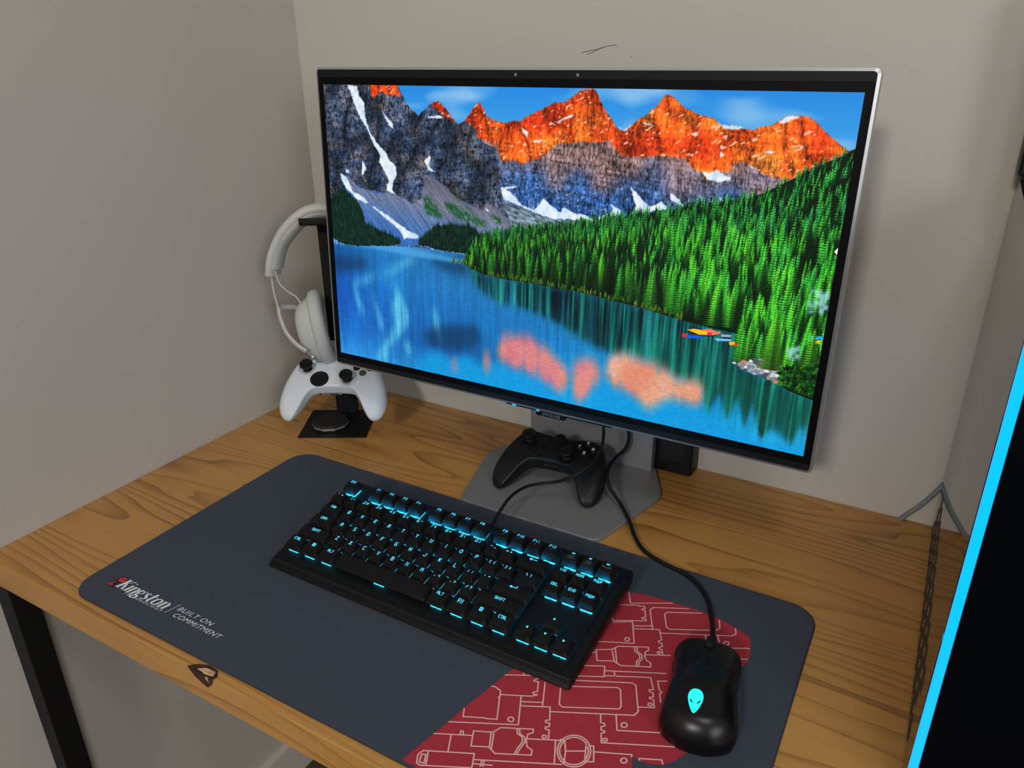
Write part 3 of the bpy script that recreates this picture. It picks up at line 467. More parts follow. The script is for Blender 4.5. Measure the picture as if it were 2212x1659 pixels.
def wood(name, face=False):
    m = bpy.data.materials.new(name); m.use_nodes = True; nt = m.node_tree; N = nt.nodes; L = nt.links; b = N['Principled BSDF']
    def node(t, **k):
        n = N.new(t)
        for a, v in k.items(): setattr(n, a, v)
        return n
    def mth(op, a, b_=None, c=None):
        n = node('ShaderNodeMath', operation=op)
        for i, v in enumerate((a,b_,c)):
            if v is None: continue
            if isinstance(v,(int,float)): n.inputs[i].default_value = v
            else: L.new(v, n.inputs[i])
        return n.outputs[0]
    tc = node('ShaderNodeTexCoord'); sp = node('ShaderNodeSeparateXYZ'); L.new(tc.outputs['Object'], sp.inputs[0])
    x, y, z = sp.outputs; yy = mth('ADD', y, mth('MULTIPLY', z, 0.9))
    knots = [(0.041,-0.519,0.020),(0.110,-0.420,0.010),(0.778,-0.024,0.011),(0.878,-0.020,0.009),(0.360,-0.590,0.016),(0.042,-0.366,0.008),(0.215,-0.150,0.006)]
    disp = None; dark = None
    for kx, ky, kr in knots:
        dx = mth('SUBTRACT', x, kx); dy = mth('SUBTRACT', yy, ky)
        d2 = mth('ADD', mth('MULTIPLY', mth('MULTIPLY', dx, dx), 0.30), mth('MULTIPLY', dy, dy))
        g = mth('POWER', 2.718, mth('MULTIPLY', d2, -0.35/(kr*kr)))
        s = mth('MULTIPLY', g, mth('MULTIPLY', dy, 1.5)); disp = s if disp is None else mth('ADD', disp, s)
        dk = mth('POWER', 2.718, mth('MULTIPLY', d2, -1.7/(kr*kr))); dark = dk if dark is None else mth('MAXIMUM', dark, dk)
    v = mth('SUBTRACT', yy, disp)
    cb = node('ShaderNodeCombineXYZ'); L.new(mth('MULTIPLY', x, 0.9), cb.inputs[0]); L.new(mth('MULTIPLY', v, 9.0), cb.inputs[1])
    n1 = node('ShaderNodeTexNoise'); n1.inputs['Scale'].default_value = 1.0; n1.inputs['Detail'].default_value = 2.0; L.new(cb.outputs[0], n1.inputs['Vector'])
    ring = mth('FRACT', mth('ADD', mth('MULTIPLY', n1.outputs['Fac'], 17.0), mth('MULTIPLY', v, 42.0)))
    n4 = node('ShaderNodeTexNoise'); n4.inputs['Scale'].default_value = 1.0; cb4 = node('ShaderNodeCombineXYZ'); L.new(mth('MULTIPLY', x, 2.5), cb4.inputs[0]); L.new(mth('MULTIPLY', v, 16.0), cb4.inputs[1]); L.new(cb4.outputs[0], n4.inputs['Vector'])
    ringl = mth('MULTIPLY', mth('POWER', ring, 3.6), mth('MULTIPLY', n4.outputs['Fac'], 2.0))
    cb2 = node('ShaderNodeCombineXYZ'); L.new(mth('MULTIPLY', x, 9.0), cb2.inputs[0]); L.new(mth('MULTIPLY', v, 420.0), cb2.inputs[1])
    n2 = node('ShaderNodeTexNoise'); n2.inputs['Scale'].default_value = 1.0; n2.inputs['Detail'].default_value = 4.0; L.new(cb2.outputs[0], n2.inputs['Vector'])
    n3 = node('ShaderNodeTexNoise'); n3.inputs['Scale'].default_value = 6.0; n3.inputs['Detail'].default_value = 3.0; L.new(tc.outputs['Object'], n3.inputs['Vector'])
    fac = mth('ADD', mth('MULTIPLY', ringl, 0.42), mth('ADD', mth('MULTIPLY', mth('SUBTRACT', n2.outputs['Fac'], 0.5), 0.5), mth('MULTIPLY', mth('SUBTRACT', n3.outputs['Fac'], 0.45), 0.55)))
    r = node('ShaderNodeValToRGB'); L.new(fac, r.inputs[0]); e = r.color_ramp.elements
    e[0].position = 0.0; e[0].color = lin((186,136,70)); e[1].position = 0.75; e[1].color = lin((106,70,36)); q = e.new(0.3); q.color = lin((160,112,56))
    mx = node('ShaderNodeMix', data_type='RGBA'); L.new(mth('MINIMUM', mth('MULTIPLY', dark, 0.75), 0.8), mx.inputs[0]); L.new(r.outputs[0], mx.inputs[6]); mx.inputs[7].default_value = lin((72,36,16))
    L.new(mx.outputs[2], b.inputs['Base Color']); b.inputs['Roughness'].default_value = 0.38; b.inputs['Coat Weight'].default_value = 0.15; b.inputs['Coat Roughness'].default_value = 0.3
    bp = node('ShaderNodeBump'); bp.inputs['Strength'].default_value = 0.25; bp.inputs['Distance'].default_value = 0.0005; L.new(fac, bp.inputs['Height']); L.new(bp.outputs[0], b.inputs['Normal'])
    return m
M_['wood'] = wood('oiled_pine')

# ------------------------------------------------------------------ room
XR, YF, ZC = 3.0, -4.3, 2.6-Z0
struct(MB().box((-0.1,-0.0,-Z0),(XR,0.12,ZC)).build('wall_back', M_['wall']))
wb = bpy.data.objects['wall_back']
struct(MB().box((-0.12,YF,-Z0),(0,0.12,ZC)).build('wall_left', M_['wall']))
struct(MB().box((XR,YF,-Z0),(XR+0.12,0.12,ZC)).build('wall_right', M_['wall']))
struct(MB().box((-0.12,YF-0.12,-Z0),(XR+0.12,YF,ZC)).build('wall_front', M_['wall']))
struct(MB().box((-0.12,YF-0.12,-Z0-0.1),(XR+0.12,0.12,-Z0)).build('floor', M_['floor']))
struct(MB().box((-0.12,YF-0.12,ZC),(XR+0.12,0.12,ZC+0.1)).build('ceiling', M_['ceil']))
struct(MB().box((0,YF,-Z0),(0.014,-0.014,-Z0+0.08)).build('baseboard_left', M_['base']))
struct(MB().box((0,-0.014,-Z0),(XR,0,-Z0+0.08)).build('baseboard_back', M_['base']))
def scuff(pts, w=0.0007):
    mb = MB(); P = catmull([(p[0],p[1],0) for p in pts], 5)
    ribbon(mb, P, w); mb.v = [(p[0],-0.0004,p[1]) for p in mb.v]; mb.build('scuff_mark', M_['scuff'], wb, smooth=False)
for pts in SCUFFS: scuff(pts)

# ------------------------------------------------------------------ desk
DX, DD, DT = 1.45, 0.5847, 0.0352
desk = thing('desk', 'oiled pine desk with black steel legs against both walls', 'desk', (0.7,-0.29,-Z0))
MB().rbox((0.0,-DD,-DT),(DX,-0.0005,0),0.0022,2).build('tabletop', M_['wood'], desk, label='knotty pine board tabletop with a bark knot in its front edge')
for x in (0.0005, DX-0.06):
    MB().rbox((x,-DD+0.001,-Z0),(x+0.030,-DD+0.030,-DT),0.002,2).build('leg', M_['black_metal'], desk)
    MB().rbox((x,-0.075,-Z0),(x+0.032,-0.02,-DT),0.002,2).build('leg', M_['black_metal'], desk)
    MB().rbox((x,-DD+0.030,-DT-0.03),(x+0.030,-0.075,-DT),0.002,2).build('crossbar', M_['black_metal'], desk)
# torn knot in the front edge
k = MB(); kx = 0.360
top = [(kx-.017,-DD-.0002),(kx-.010,-DD+.0065),(kx+.001,-DD+.0105),(kx+.013,-DD+.0095),(kx+.019,-DD+.004),(kx+.018,-DD-.0002)]
k.add([(a,b,.0004) for a,b in top],[tuple(range(6))[::-1]])
fr = [(kx-.017,0.0003),(kx+.018,0.0003),(kx+.015,-.007),(kx+.008,-.014),(kx+.001,-.012),(kx-.008,-.008)]
k.add([(a,-DD-.0004,b) for a,b in fr],[tuple(range(6))])
k.build('knot_hole', M_['knot'], desk, smooth=False, label='dark bark knot torn out of the front edge')
k = MB(); k.add([(kx-.006,-DD+.0015,.0008),(kx+.002,-DD+.0065,.0010),(kx+.013,-DD+.0070,.0008),(kx+.0155,-DD+.0035,.0012),(kx+.011,-DD-.0008,-.001),(kx+.012,-DD-.0009,-.006),(kx+.008,-DD-.0009,-.003),(kx+.003,-DD+.001,.0009)],[(0,7,2,1),(7,4,3,2),(4,5,6,7)])
k.build('torn_wood', M_['pale_wood'], desk, smooth=False)

# ------------------------------------------------------------------ mouse pad
PX0,PY0,PX1,PY1 = 0.1436,-0.5728,0.8364,-0.2275
pad = thing('desk_mat', 'large navy mouse mat with a red printed corner under the keyboard', 'mouse mat', (0.49,-0.4,0))
MB().prism(rrect(PX0,PY0,PX1,PY1,0.027,10),0.0,0.0029).build('mat_sheet', M_['pad'], pad, bevel=0.0006)
e = MB(); pts = rrect(PX0,PY0,PX1,PY1,0.027,10); pts.append(pts[0]); e.tube([(p[0],p[1],0.0013) for p in pts],0.0013,8,1); e.build('edge_binding', M_['pad_edge'], pad)
def clip_poly(P, f):      # keep f(p)>=0
    out = []
    for i in range(len(P)):
        a, b = P[i-1], P[i]; fa, fb = f(a), f(b)
        if (fa < 0) != (fb < 0): t = fa/(fa-fb); out.append((a[0]+(b[0]-a[0])*t, a[1]+(b[1]-a[1])*t))
        if fb >= 0: out.append(b)
    return out
red = [(p[0]/1e4,p[1]/1e4) for p in RED]
red = clip_poly(red, lambda p: p[1]-(PY0+0.0012))
def flat(mb, pts, z):
    bm = bmesh.new(); vs_ = [bm.verts.new((p[0],p[1],z)) for p in pts]; f = bm.faces.new(vs_); f.normal_update()
    if f.normal.z < 0: f.normal_flip()
    r = bmesh.ops.triangulate(bm, faces=[f]); bm.verts.index_update(); mb.add([v.co.copy() for v in bm.verts],[[v.index for v in g.verts] for g in bm.faces]); bm.free()
rm_ = MB(); flat(rm_, red, 0.00305); rm_.build('red_print', M_['red'], pad, smooth=False, label='red printed area filled with gadget outlines')
ln = MB()
for l in PRINT:
    P = [(p[0]/1e4,p[1]/1e4) for p in l]
    for i in range(len(P)-1):
        if min(P[i][1],P[i+1][1]) > PY0+0.002: ribbon(ln, P[i:i+2], 0.0012, 0.00318)
ln.build('print_lines', M_['pink'], pad, smooth=False, label='pale outlines of circuit cards and sticks')['kind'] = 'stuff'
# lettering at the near left corner
wt = MB(); zt = 0.0031
def put_font(mb, s, x0, y0, cap, shear, width=None, spacing=1.0, off=0.0):
    vv, ff = font_mesh(s, cap/0.70, 0, 1.0, spacing, off); xs_ = [v[0] for v in vv]; w = max(xs_)-min(xs_); kx_ = (width/w) if width else 1.0
    mb.add([(x0+(v[0]-min(xs_))*kx_+shear*v[1], y0+v[1], zt) for v in vv], ff)
put_font(wt,'BUILT ON',0.2725,-0.5397,0.0056,0.32,0.0480,1.15)
put_font(wt,'COMMITMENT',0.2755,-0.5482,0.0056,0.32,0.0665,1.1)
wt.build('slogan_print', M_['print_white'], pad, smooth=False, label='white italic words BUILT ON COMMITMENT')
wt = MB(); ribbon(wt,[(0.2652,-0.5484),(0.2695,-0.5320)],0.0006,zt); wt.build('divider_print', M_['print_white'], pad, smooth=False)
wt = MB(); put_font(wt,'TECHNOLOGY',0.2010,-0.5497,0.0027,0.25,0.0600,1.25); wt.build('subtitle_print', M_['print_white'], pad, smooth=False, label='small white letters TECHNOLOGY')
# serif brush wordmark drawn stroke by stroke: thick stems, thin joins
wt = MB(); SH = 0.30
ZK = [0]
def stem(x, y0, y1, w=1.0): w *= 1.2 if y1-y0 > 3 else 1.0; ZK[0] += 1; z = ZK[0]; wt.add([(x-w/2,y0,z),(x+w/2,y0,z),(x+w/2,y1,z),(x-w/2,y1,z)],[(0,1,2,3)])
def blob(P, ws):
    Q = catmull([(p[0],p[1],0) for p in P],6); n = len(Q); ZK[0] += 1; vv = []
    for i in range(n):
        t = i/(n-1)*(len(ws)-1); j = min(int(t),len(ws)-2); w = ws[j]*(1-(t-j))+ws[j+1]*(t-j); d_ = (Q[min(i+1,n-1)]-Q[max(i-1,0)]).normalized(); m = Vector((-d_.y,d_.x,0))*w/2
        a_, b_ = Q[i]+m, Q[i]-m; vv += [(a_.x,a_.y,ZK[0]),(b_.x,b_.y,ZK[0])]
    wt.add(vv,[(2*i,2*i+1,2*i+3,2*i+2) for i in range(n-1)])
def serif(x, y, w=1.9): stem(x,y-0.12,y+0.18,w)
stem(0.9,0,7.6,1.25); serif(0.9,0,2.6); serif(0.9,7.4,2.6); blob([(1.2,3.6),(2.6,5.6),(4.2,7.3)],[0.5,0.45,0.4]); blob([(2.0,4.6),(3.2,2.6),(4.3,0.2)],[0.9,1.3,1.1]); serif(4.4,0,1.8); serif(4.2,7.4,2.0)
stem(6.3,0,5,1.15); serif(6.3,0); stem(6.0,4.7,5,1.7); blob([(6.2,6.3),(6.4,6.5),(6.6,6.3)],[1.0,1.2,1.0])
stem(8.5,0,5,1.15); serif(8.5,0); stem(8.2,4.7,5,1.6); blob([(8.9,4.2),(9.8,5.0),(10.9,4.6)],[0.35,0.5,1.0]); stem(11.1,0,4.4,1.15); serif(11.1,0)
blob([(14.2,4.8),(12.8,4.6),(12.8,2.4),(14.2,2.2),(15.2,3.6),(14.2,4.8)],[0.4,1.2,1.2,0.5,0.9,0.4]); blob([(14.9,4.8),(16.2,5.2)],[0.4,0.6]); blob([(13.2,2.1),(12.9,1.0),(15.0,0.3),(15.4,-1.2),(13.6,-2.0),(12.2,-1.2),(13.2,0.2)],[0.5,0.9,1.2,1.0,0.5,0.8,0.4])
blob([(19.3,4.6),(18.0,5.0),(17.4,4.0),(18.4,2.7),(19.5,1.4),(18.6,0.1),(17.1,0.4)],[0.5,0.6,1.2,1.3,1.2,0.6,0.5])
stem(21.6,0.5,6.6,1.15); blob([(21.6,0.8),(22.2,0.0),(23.2,0.5)],[1.0,0.7,0.3]); stem(21.8,4.6,5.0,3.0)
blob([(26.0,5.0),(24.6,4.0),(24.6,1.0),(26.0,0.0),(27.4,1.0),(27.4,4.0),(26.0,5.0)],[0.4,1.2,1.2,0.4,1.2,1.2,0.4])
stem(29.6,0,5,1.15); serif(29.6,0); stem(29.3,4.7,5,1.6); blob([(30.0,4.2),(30.9,5.0),(32.0,4.6)],[0.35,0.5,1.0]); stem(32.2,0,4.4,1.15); serif(32.2,0)
sx, sy = 0.0763/33.5, 0.0158/7.6
wt.v = [(0.1836+p[0]*sx+SH*p[1]*sy, -0.5462+p[1]*sy*0.92, zt+p[2]*0.000004) for p in wt.v]; wt.build('wordmark_print', M_['print_white'], pad, smooth=False, label='white italic serif word Kingston')
def emblem(pts, m_, z, nm):
    mb = MB(); flat(mb,[(0.1715+p[0]*1e-3, -0.5490+p[1]*1e-3) for p in pts], z); return mb.build(nm, m_, pad, smooth=False)
emblem([(-1,0),(1,3),(3,9),(3,13),(4.5,16.5),(9,18),(14,17.5),(16,15),(15.5,11),(13,8.5),(9.5,7.5),(10,4),(12,0)],M_['print_dark'],0.0031,'emblem_backing')  # dark printed backing around the red emblem
emblem([(0.2,0.8),(2.6,4.5),(5.0,8.6),(6.6,7.6),(4.8,3.4),(4.6,0.8)],M_['print_red'],0.0033,'emblem_neck')
emblem([(5.4,0.8),(6.6,3.6),(8.0,4.6),(8.2,0.8)],M_['print_red'],0.0033,'emblem_collar')
emblem([(5.0,12.8),(5.8,15.6),(9,16.9),(13.6,16.5),(15,14.6),(14.5,11.6),(12.4,9.6),(9.6,9.0),(7.6,10.2),(5.8,9.8)],M_['print_red'],0.0033,'emblem_head')
emblem([(7.2,14.4),(9.6,14.9),(9.4,14.2),(7.4,13.8)],M_['print_dark'],0.0034,'emblem_brow'); emblem([(11,14.8),(13.6,14.5),(13.4,13.9),(11.2,14.0)],M_['print_dark'],0.0034,'emblem_brow')

# ------------------------------------------------------------------ monitor
mx,my,mz,mt = 0.1979,-0.1869,0.1486,0.0513
mon = thing('monitor', 'silver framed flat monitor showing a mountain lake, on grey metal stand', 'monitor', (0.505,-0.12,0.0))
MT = Matrix.Translation((mx,my,mz)) @ Matrix.Rotation(-0.0026,4,'Z') @ Matrix.Rotation(-mt,4,'X')   # local: x right, y into the wall, z up along the panel
w_, h_ = 0.5967, 0.3356
def mbox(a, b, r=0.001, nm='part', m_=None, **k): return MB().rbox(a,b,r,3).xf(MT).build(nm, m_, mon, **k)
fr = MB()                                                     # frame ring, front lip and side wall
outer = rrect(-0.0103,-0.0168,0.6068,0.3546,0.005,6); inner = rrect(-0.0080,-0.0145,0.6042,0.3520,0.0035,6); n = len(outer)
vv = [(p[0],0.0145,p[1]) for p in outer]+[(p[0],0.0002,p[1]) for p in outer]+[(p[0],-0.0008,p[1]) for p in inner]+[(p[0],0.0006,p[1]) for p in inner]
ff = []
for j in range(3):
    for i in range(n): ff.append((j*n+i,j*n+(i+1)%n,(j+1)*n+(i+1)%n,(j+1)*n+i))
fr.add(vv,[f[::-1] for f in ff]); fr.xf(MT).build('frame', M_['silver'], mon, angle=50, label='thin silver frame')
g = MB(); g.prism([(p[0],p[1]) for p in inner],0,0.0145); g.v = [(p[0],p[2]+0.0004,p[1]) for p in g.v]; g.f = [f[::-1] for f in g.f]
g.xf(MT).build('bezel', M_['bezel'], mon, label='black glass border')
mbox((-0.0076,-0.0002,0.3437),(0.6038,0.0004,0.3517),0.0001,'top_band',M_['chin']); mbox((-0.0076,-0.0002,-0.0143),(0.6038,0.0004,-0.0078),0.0001,'chin_band',M_['chin'])
for sxp in (0.2627,0.3329): MB().lathe([(0,0.0),(0.0017,0.0),(0.0015,0.0004),(0,0.0004)],16).xf(Matrix.Rotation(math.pi/2,4,'X')).xf(Matrix.Translation((sxp,-0.0002,0.3476))).xf(MT).build('sensor_dot', M_['grey_print'], mon)
sm = bpy.data.materials.new('lit_display'); sm.use_nodes = True; nt = sm.node_tree; bs = nt.nodes['Principled BSDF']
ti = nt.nodes.new('ShaderNodeTexImage'); ti.image = paint_screen(); ti.extension = 'EXTEND'
nt.links.new(ti.outputs[0], bs.inputs['Emission Color']); bs.inputs['Emission Strength'].default_value = 1.0; bs.inputs['Base Color'].default_value = (0.004,0.004,0.005,1); bs.inputs['Roughness'].default_value = 0.5; bs.inputs['Specular IOR Level'].default_value = 0.08
d = MB(); d.add([(0,-0.0003,0),(w_,-0.0003,0),(w_,-0.0003,h_),(0,-0.0003,h_)],[(0,1,2,3)]); do = d.xf(MT).build('display', sm, mon, smooth=False, label='lit picture of red peaks, forest and turquoise lake')
uv = do.data.uv_layers.new(name='UVMap'); 
for i, c in enumerate([(0,0),(1,0),(1,1),(0,1)]): uv.data[i].uv = c
# back housing, stand
mbox((0.0,0.0149,-0.008),(0.5965,0.024,0.346),0.004,'back_cover',M_['grey_metal'])
mbox((0.17,0.024,0.06),(0.43,0.052,0.28),0.008,'back_housing',M_['grey_metal'])
mbox((0.255,0.0040,-0.0205),(0.392,0.0125,-0.0168),0.0008,'sensor_bar',M_['gloss_black'],label='glossy black bar under the frame')
mbox((0.296,0.0022,-0.0250),(0.334,0.0110,-0.0170),0.0020,'logo_tag',M_['gloss_black'],label='small black tag with grey lettering')
for q_ in (0.2640,0.2965): MB().rbox((q_,0.0016,-0.0198),(q_+0.0050,0.0060,-0.0172),0.0010,2).xf(MT).build('cyan_glint', M_['cyan_dim'], mon, label='small cyan glint under the frame, built as a glowing lens')  # glowing lenses stand in for two cyan glints on the bar
lt = MB(); text(lt,'SAMSUNG',0.3165,-0.0212,0.0030,0.0004,0.0006); lt.v = [(p[0],0.0021,p[1]) for p in lt.v]; lt.xf(MT).build('tag_lettering', M_['grey_print'], mon, smooth=False)
MB().prism(rrect(0.4135,-0.0500,0.5945,-0.0340,0.001,2),0.0055,0.43).build('stand_column', M_['grey_metal'], mon, label='wide flat grey metal upright')
MB().rbox((0.44,-0.125,0.28),(0.57,-0.048,0.38),0.006,2).build('tilt_arm', M_['grey_metal'], mon)
bp = round_poly([(0.4085,-0.2285),(0.5960,-0.2280),(0.6280,-0.1010),(0.5950,-0.0335),(0.4130,-0.0335),(0.3765,-0.1040)],[0.012]*6,6)
MB().prism(bp,0.0,0.0052).build('stand_base', M_['grey_metal'], mon, bevel=0.0006, label='flat hexagonal grey metal foot')
mon['label'] = 'silver framed flat monitor showing a mountain lake, on grey metal stand'
ad = thing('power_adapter','black power brick behind the monitor stand against the wall','power adapter',(0.615,-0.03,0))
MB().rbox((0.592,-0.032,0),(0.643,-0.002,0.075),0.004,3).build('housing', M_['black_plastic'], ad); MB().rbox((0.600,-0.0325,0.02),(0.632,-0.0318,0.05),0.0003,1).build('rating_plate', M_['matte_black'], ad)

# ------------------------------------------------------------------ keyboard
U = 0.01905; KT = math.radians(9.5)
kb = thing('keyboard','black compact mechanical keyboard with glowing cyan legends on the desk mat','keyboard',(0.48,-0.36,0.003))
KM = Matrix.Translation((0.3067,-0.4097,0.0162)) @ Matrix.Rotation(-0.0027,4,'Z') @ Matrix.Rotation(KT,4,'X')   # local: x right, y up the slope, z off the plate
cb = MB()
prof = [(-0.0325,-0.0078),(-0.0345,-0.0066),(-0.0348,-0.0052),(-0.0335,-0.0036),(-0.0300,-0.0013),(-0.0255,0.0),(0.1130,0.0),(0.1160,-0.0015),(0.1170,-0.005),(0.1160,-0.0120),(0.1120,-0.0150),(-0.0200,-0.0090),(-0.0300,-0.0084)]
def slab(prof, x0, x1, inset=0.0):
    n = len(prof); cy = sum(p[0] for p in prof)/n; cz = sum(p[1] for p in prof)/n
    mb = MB(); X = [(x0,0.90),(x0+0.0012,0.985),(x0+0.004,1.0),(x1-0.004,1.0),(x1-0.0012,0.985),(x1,0.90)]; vv = []; ff = []
    for x, s in X:
        for p in prof:
            dy = (p[0]-cy); dz = (p[1]-cz); vv.append((x, cy+math.copysign(max(abs(dy)-(1-s)*0.02,0),dy), cz+dz*(0.8+0.2*((s-0.9)/0.1))))
    for i in range(len(X)-1): ff += [(i*n+q,(i+1)*n+q,(i+1)*n+(q+1)%n,i*n+(q+1)%n) for q in range(n)]
    ff.append(tuple(range(n))); ff.append(tuple((len(X)-1)*n+q for q in range(n))[::-1]); return mb.add(vv,ff)
slab(prof,-0.0062,0.3585).xf(KM).build('case', M_['kcase'], kb, angle=35)
MB().rbox((-0.0012,-0.0235,-0.001),(0.3487,0.1072,0.0008),0.0006,2).xf(KM).build('top_plate', M_['kcase'], kb)
MB().rbox((-0.0036,-0.0042,-0.0006),(0.3560,0.0042,0.0005),0.0005,2).xf(KM @ Matrix.Translation((0,-0.0305,-0.0026)) @ Matrix.Rotation(math.radians(32),4,'X')).build('front_strip', M_['black_plastic'], kb)
for x in (0.02,0.30):
    MB().add([(x,0.103,-0.0145),(x+0.03,0.103,-0.0145),(x+0.03,0.115,-0.0135),(x,0.115,-0.0135)]+[tuple(KM.inverted()@Vector(tuple((KM@Vector(p)).xy)+(0.0030,))) for p in [(x,0.104,0),(x+0.03,0.104,0),(x+0.03,0.110,0),(x,0.110,0)]],
             [(0,1,2,3),(7,6,5,4),(0,4,5,1),(1,5,6,2),(2,6,7,3),(3,7,4,0)]).xf(KM).build('foot', M_['rubber'], kb)
# rows: y centre, cap height at the middle of the top, tilt of the top
ROW = {'F':(0.0960,0.0150,-0.05),'N':(0.0717,0.0146,-0.03),'Q':(0.0527,0.0128,0.02),'A':(0.0336,0.0118,0.06),'Z':(0.0146,0.0114,0.10),'B':(-0.0045,0.0116,0.12)}
KEYS = []
def K(row, x0, w, *leg, **kw): KEYS.append((row, x0, w, leg, kw))
K('F',0,1,'ESC',sub='^')
for i, x in enumerate([2,3,4,5,6.5,7.5,8.5,9.5,11,12,13,14]): K('F',x,1,'F%d'%(i+1),sub=['[]','','/\\','','(-)','(=)','','','<<','>"','#','>>'][i])
for i, (g, s_) in enumerate([('vol0','PRT|SCRN'),('vol1','SCR|LOCK'),('vol2','PAUSE')]): K('F',15.25+i,1,g,sub=s_)
for i, s_ in enumerate(['`~','1!','2@','3#','4$','5%','6^','7&','8*','9(','0)','-_','=+']): K('N',i,1,s_[0]+' '+s_[1] if not s_[0].isdigit() else s_)
K('N',13,2,'back')
for i, s_ in enumerate(['INS','HOME','PGUP']): K('N',15.25+i,1,s_)
K('Q',0,1.5,'TAB')
for i, s_ in enumerate('QWERTYUIOP'): K('Q',1.5+i,1,s_)
K('Q',11.5,1,'[ {'); K('Q',12.5,1,'] }'); K('Q',13.5,1.5,'\\ |')
for i, s_ in enumerate(['DEL','END','PGDN']): K('Q',15.25+i,1,s_)
K('A',0,1.75,'CAPS')
for i, s_ in enumerate('ASDFGHJKL'): K('A',1.75+i,1,s_)
K('A',10.75,1,'; :'); K('A',11.75,1,"' \""); K('A',12.75,2.25,'enter')
K('Z',0,2.25,'SHIFT')
for i, s_ in enumerate('ZXCVBNM'): K('Z',2.25+i,1,s_)
for i, s_ in enumerate([', <','. >','/ ?']): K('Z',9.25+i,1,s_)
K('Z',12.25,2.75,'SHIFT'); K('Z',16.25,1,'up')
K('B',0,1.25,'CTRL'); K('B',1.25,1.25,'win'); K('B',2.5,1.25,'ALT'); K('B',3.75,6.25,''); K('B',10,1.25,'ALT'); K('B',11.25,1.25,'FN'); K('B',12.5,1.25,'menu'); K('B',13.75,1.25,'CTRL')
for i, s_ in enumerate(['left','down','right']): K('B',15.25+i,1,s_)
cap_mesh = {}
def cap_geo(row, w):
    mb = MB(); hgt = ROW[row][1]; tilt = ROW[row][2]; hw = w*U/2-0.00032; hd = U/2-0.00032; zb = 0.0060
    twx = hw-0.0031; y0, y1 = -0.0062, 0.0068; ncol = 5; sag = 0.0007 if w < 6 else -0.0005
    def top(x, y):
        q = (x/twx) if w < 2 else max(0,(abs(x)-(twx-0.006))/0.006)
        return hgt + (y-0.0003)*tilt - (sag*(1-min(1,abs(q))**2) if w < 6 else 0.0)
    vv = []; ff = []; xs_ = [-twx+2*twx*i/(ncol-1) for i in range(ncol)]
    rings = []
    def ring(pts): n0 = len(vv); vv.extend(pts); rings.append(list(range(n0,len(vv))))
    def loop(hx, ya, yb, zf, r):
        R = rrect(-hx,ya,hx,yb,r,3); a_ = [(hx-r)-2*(hx-r)*k/6 for k in range(1,6)]
        R = R[:8]+[(x,yb) for x in a_]+R[8:]+[(-x,ya) for x in a_]; return [(p[0],p[1],zf(p[0],p[1])) for p in R]
    ring(loop(hw,-hd,hd,lambda x,y: zb,0.0010)); ring(loop(hw-0.0002,-hd+0.0001,hd-0.0001,lambda x,y: zb+0.0007,0.0012))
    ring(loop(twx+0.0011,y0-0.0011,y1+0.0008,lambda x,y: top(x,y)-0.0024,0.0018))
    ring(loop(twx+0.0003,y0-0.0003,y1+0.0003,lambda x,y: top(x,y)-0.0004,0.0017))
    ring(loop(twx-0.0004,y0+0.0004,y1-0.0004,lambda x,y: top(x,y),0.0014))
    for a, b in zip(rings,rings[1:]):
        n = len(a); ff += [(a[i],a[(i+1)%n],b[(i+1)%n],b[i]) for i in range(n)]
    L_ = rings[-1]; up_ = L_[4:17]; lo_ = (L_[17:]+L_[:4])[::-1]
    ff += [(up_[i],up_[i+1],lo_[i+1],lo_[i]) for i in range(12)]
    return mb.add(vv,ff)
def arrow(mb, pts, z): flat(mb, pts, z)
def legend_geo(mb, s, h, z, w):
    if s == 'back': ribbon(mb,[(-0.0042,0),(0.0040,0)],w,z); arrow(mb,[(-0.0052,0),(-0.0022,0.0019),(-0.0022,-0.0019)],z)
    elif s == 'enter': ribbon(mb,[(0.0038,0.0016),(0.0038,-0.0008),(-0.0030,-0.0008)],w,z); arrow(mb,[(-0.0044,-0.0008),(-0.0018,0.0009),(-0.0018,-0.0025)],z)
    elif s == 'win':
        for i in (-1,1):
            for j in (-1,1): arrow(mb,[(i*0.0011-0.0009,j*0.0011-0.0009),(i*0.0011+0.0009,j*0.0011-0.0009),(i*0.0011+0.0009,j*0.0011+0.0009),(i*0.0011-0.0009,j*0.0011+0.0009)],z)
    elif s == 'menu': ribbon(mb,[(-0.0014,-0.0018),(0.0014,-0.0018),(0.0014,0.0018),(-0.0014,0.0018),(-0.0014,-0.0018)],w,z); [ribbon(mb,[(-0.0006,q),(0.0006,q)],w*0.8,z) for q in (-0.0007,0.0007)]
    elif s in ('up','down','left','right'):
        a = {'up':0,'left':90,'down':180,'right':270}[s]; ca, sa = math.cos(math.radians(a)), math.sin(math.radians(a))
        arrow(mb,[(x*ca-y*sa,x*sa+y*ca) for x,y in [(0,0.0013),(-0.0014,-0.0010),(0.0014,-0.0010)]],z)
    elif s.startswith('vol'):
        arrow(mb,[(-0.0018,-0.0006),(-0.0008,-0.0006),(0.0004,-0.0015),(0.0004,0.0015),(-0.0008,0.0006),(-0.0018,0.0006)],z)
        if s[3] == '0': ribbon(mb,[(0.0009,0.0006),(0.0019,-0.0006)],w*0.7,z); ribbon(mb,[(0.0009,-0.0006),(0.0019,0.0006)],w*0.7,z)
        else:
            for q in range(int(s[3])): ribbon(mb,[(0.0010+q*0.0007,0.0007+q*0.0004),(0.0012+q*0.0007,0),(0.0010+q*0.0007,-0.0007-q*0.0004)],w*0.7,z)
    else: text(mb, s, 0, 0, h, w, (0.00062 if len(s) == 1 else 0.00050 if len(s) == 2 else 0.00046 if len(s) == 3 else 0.00040), z)
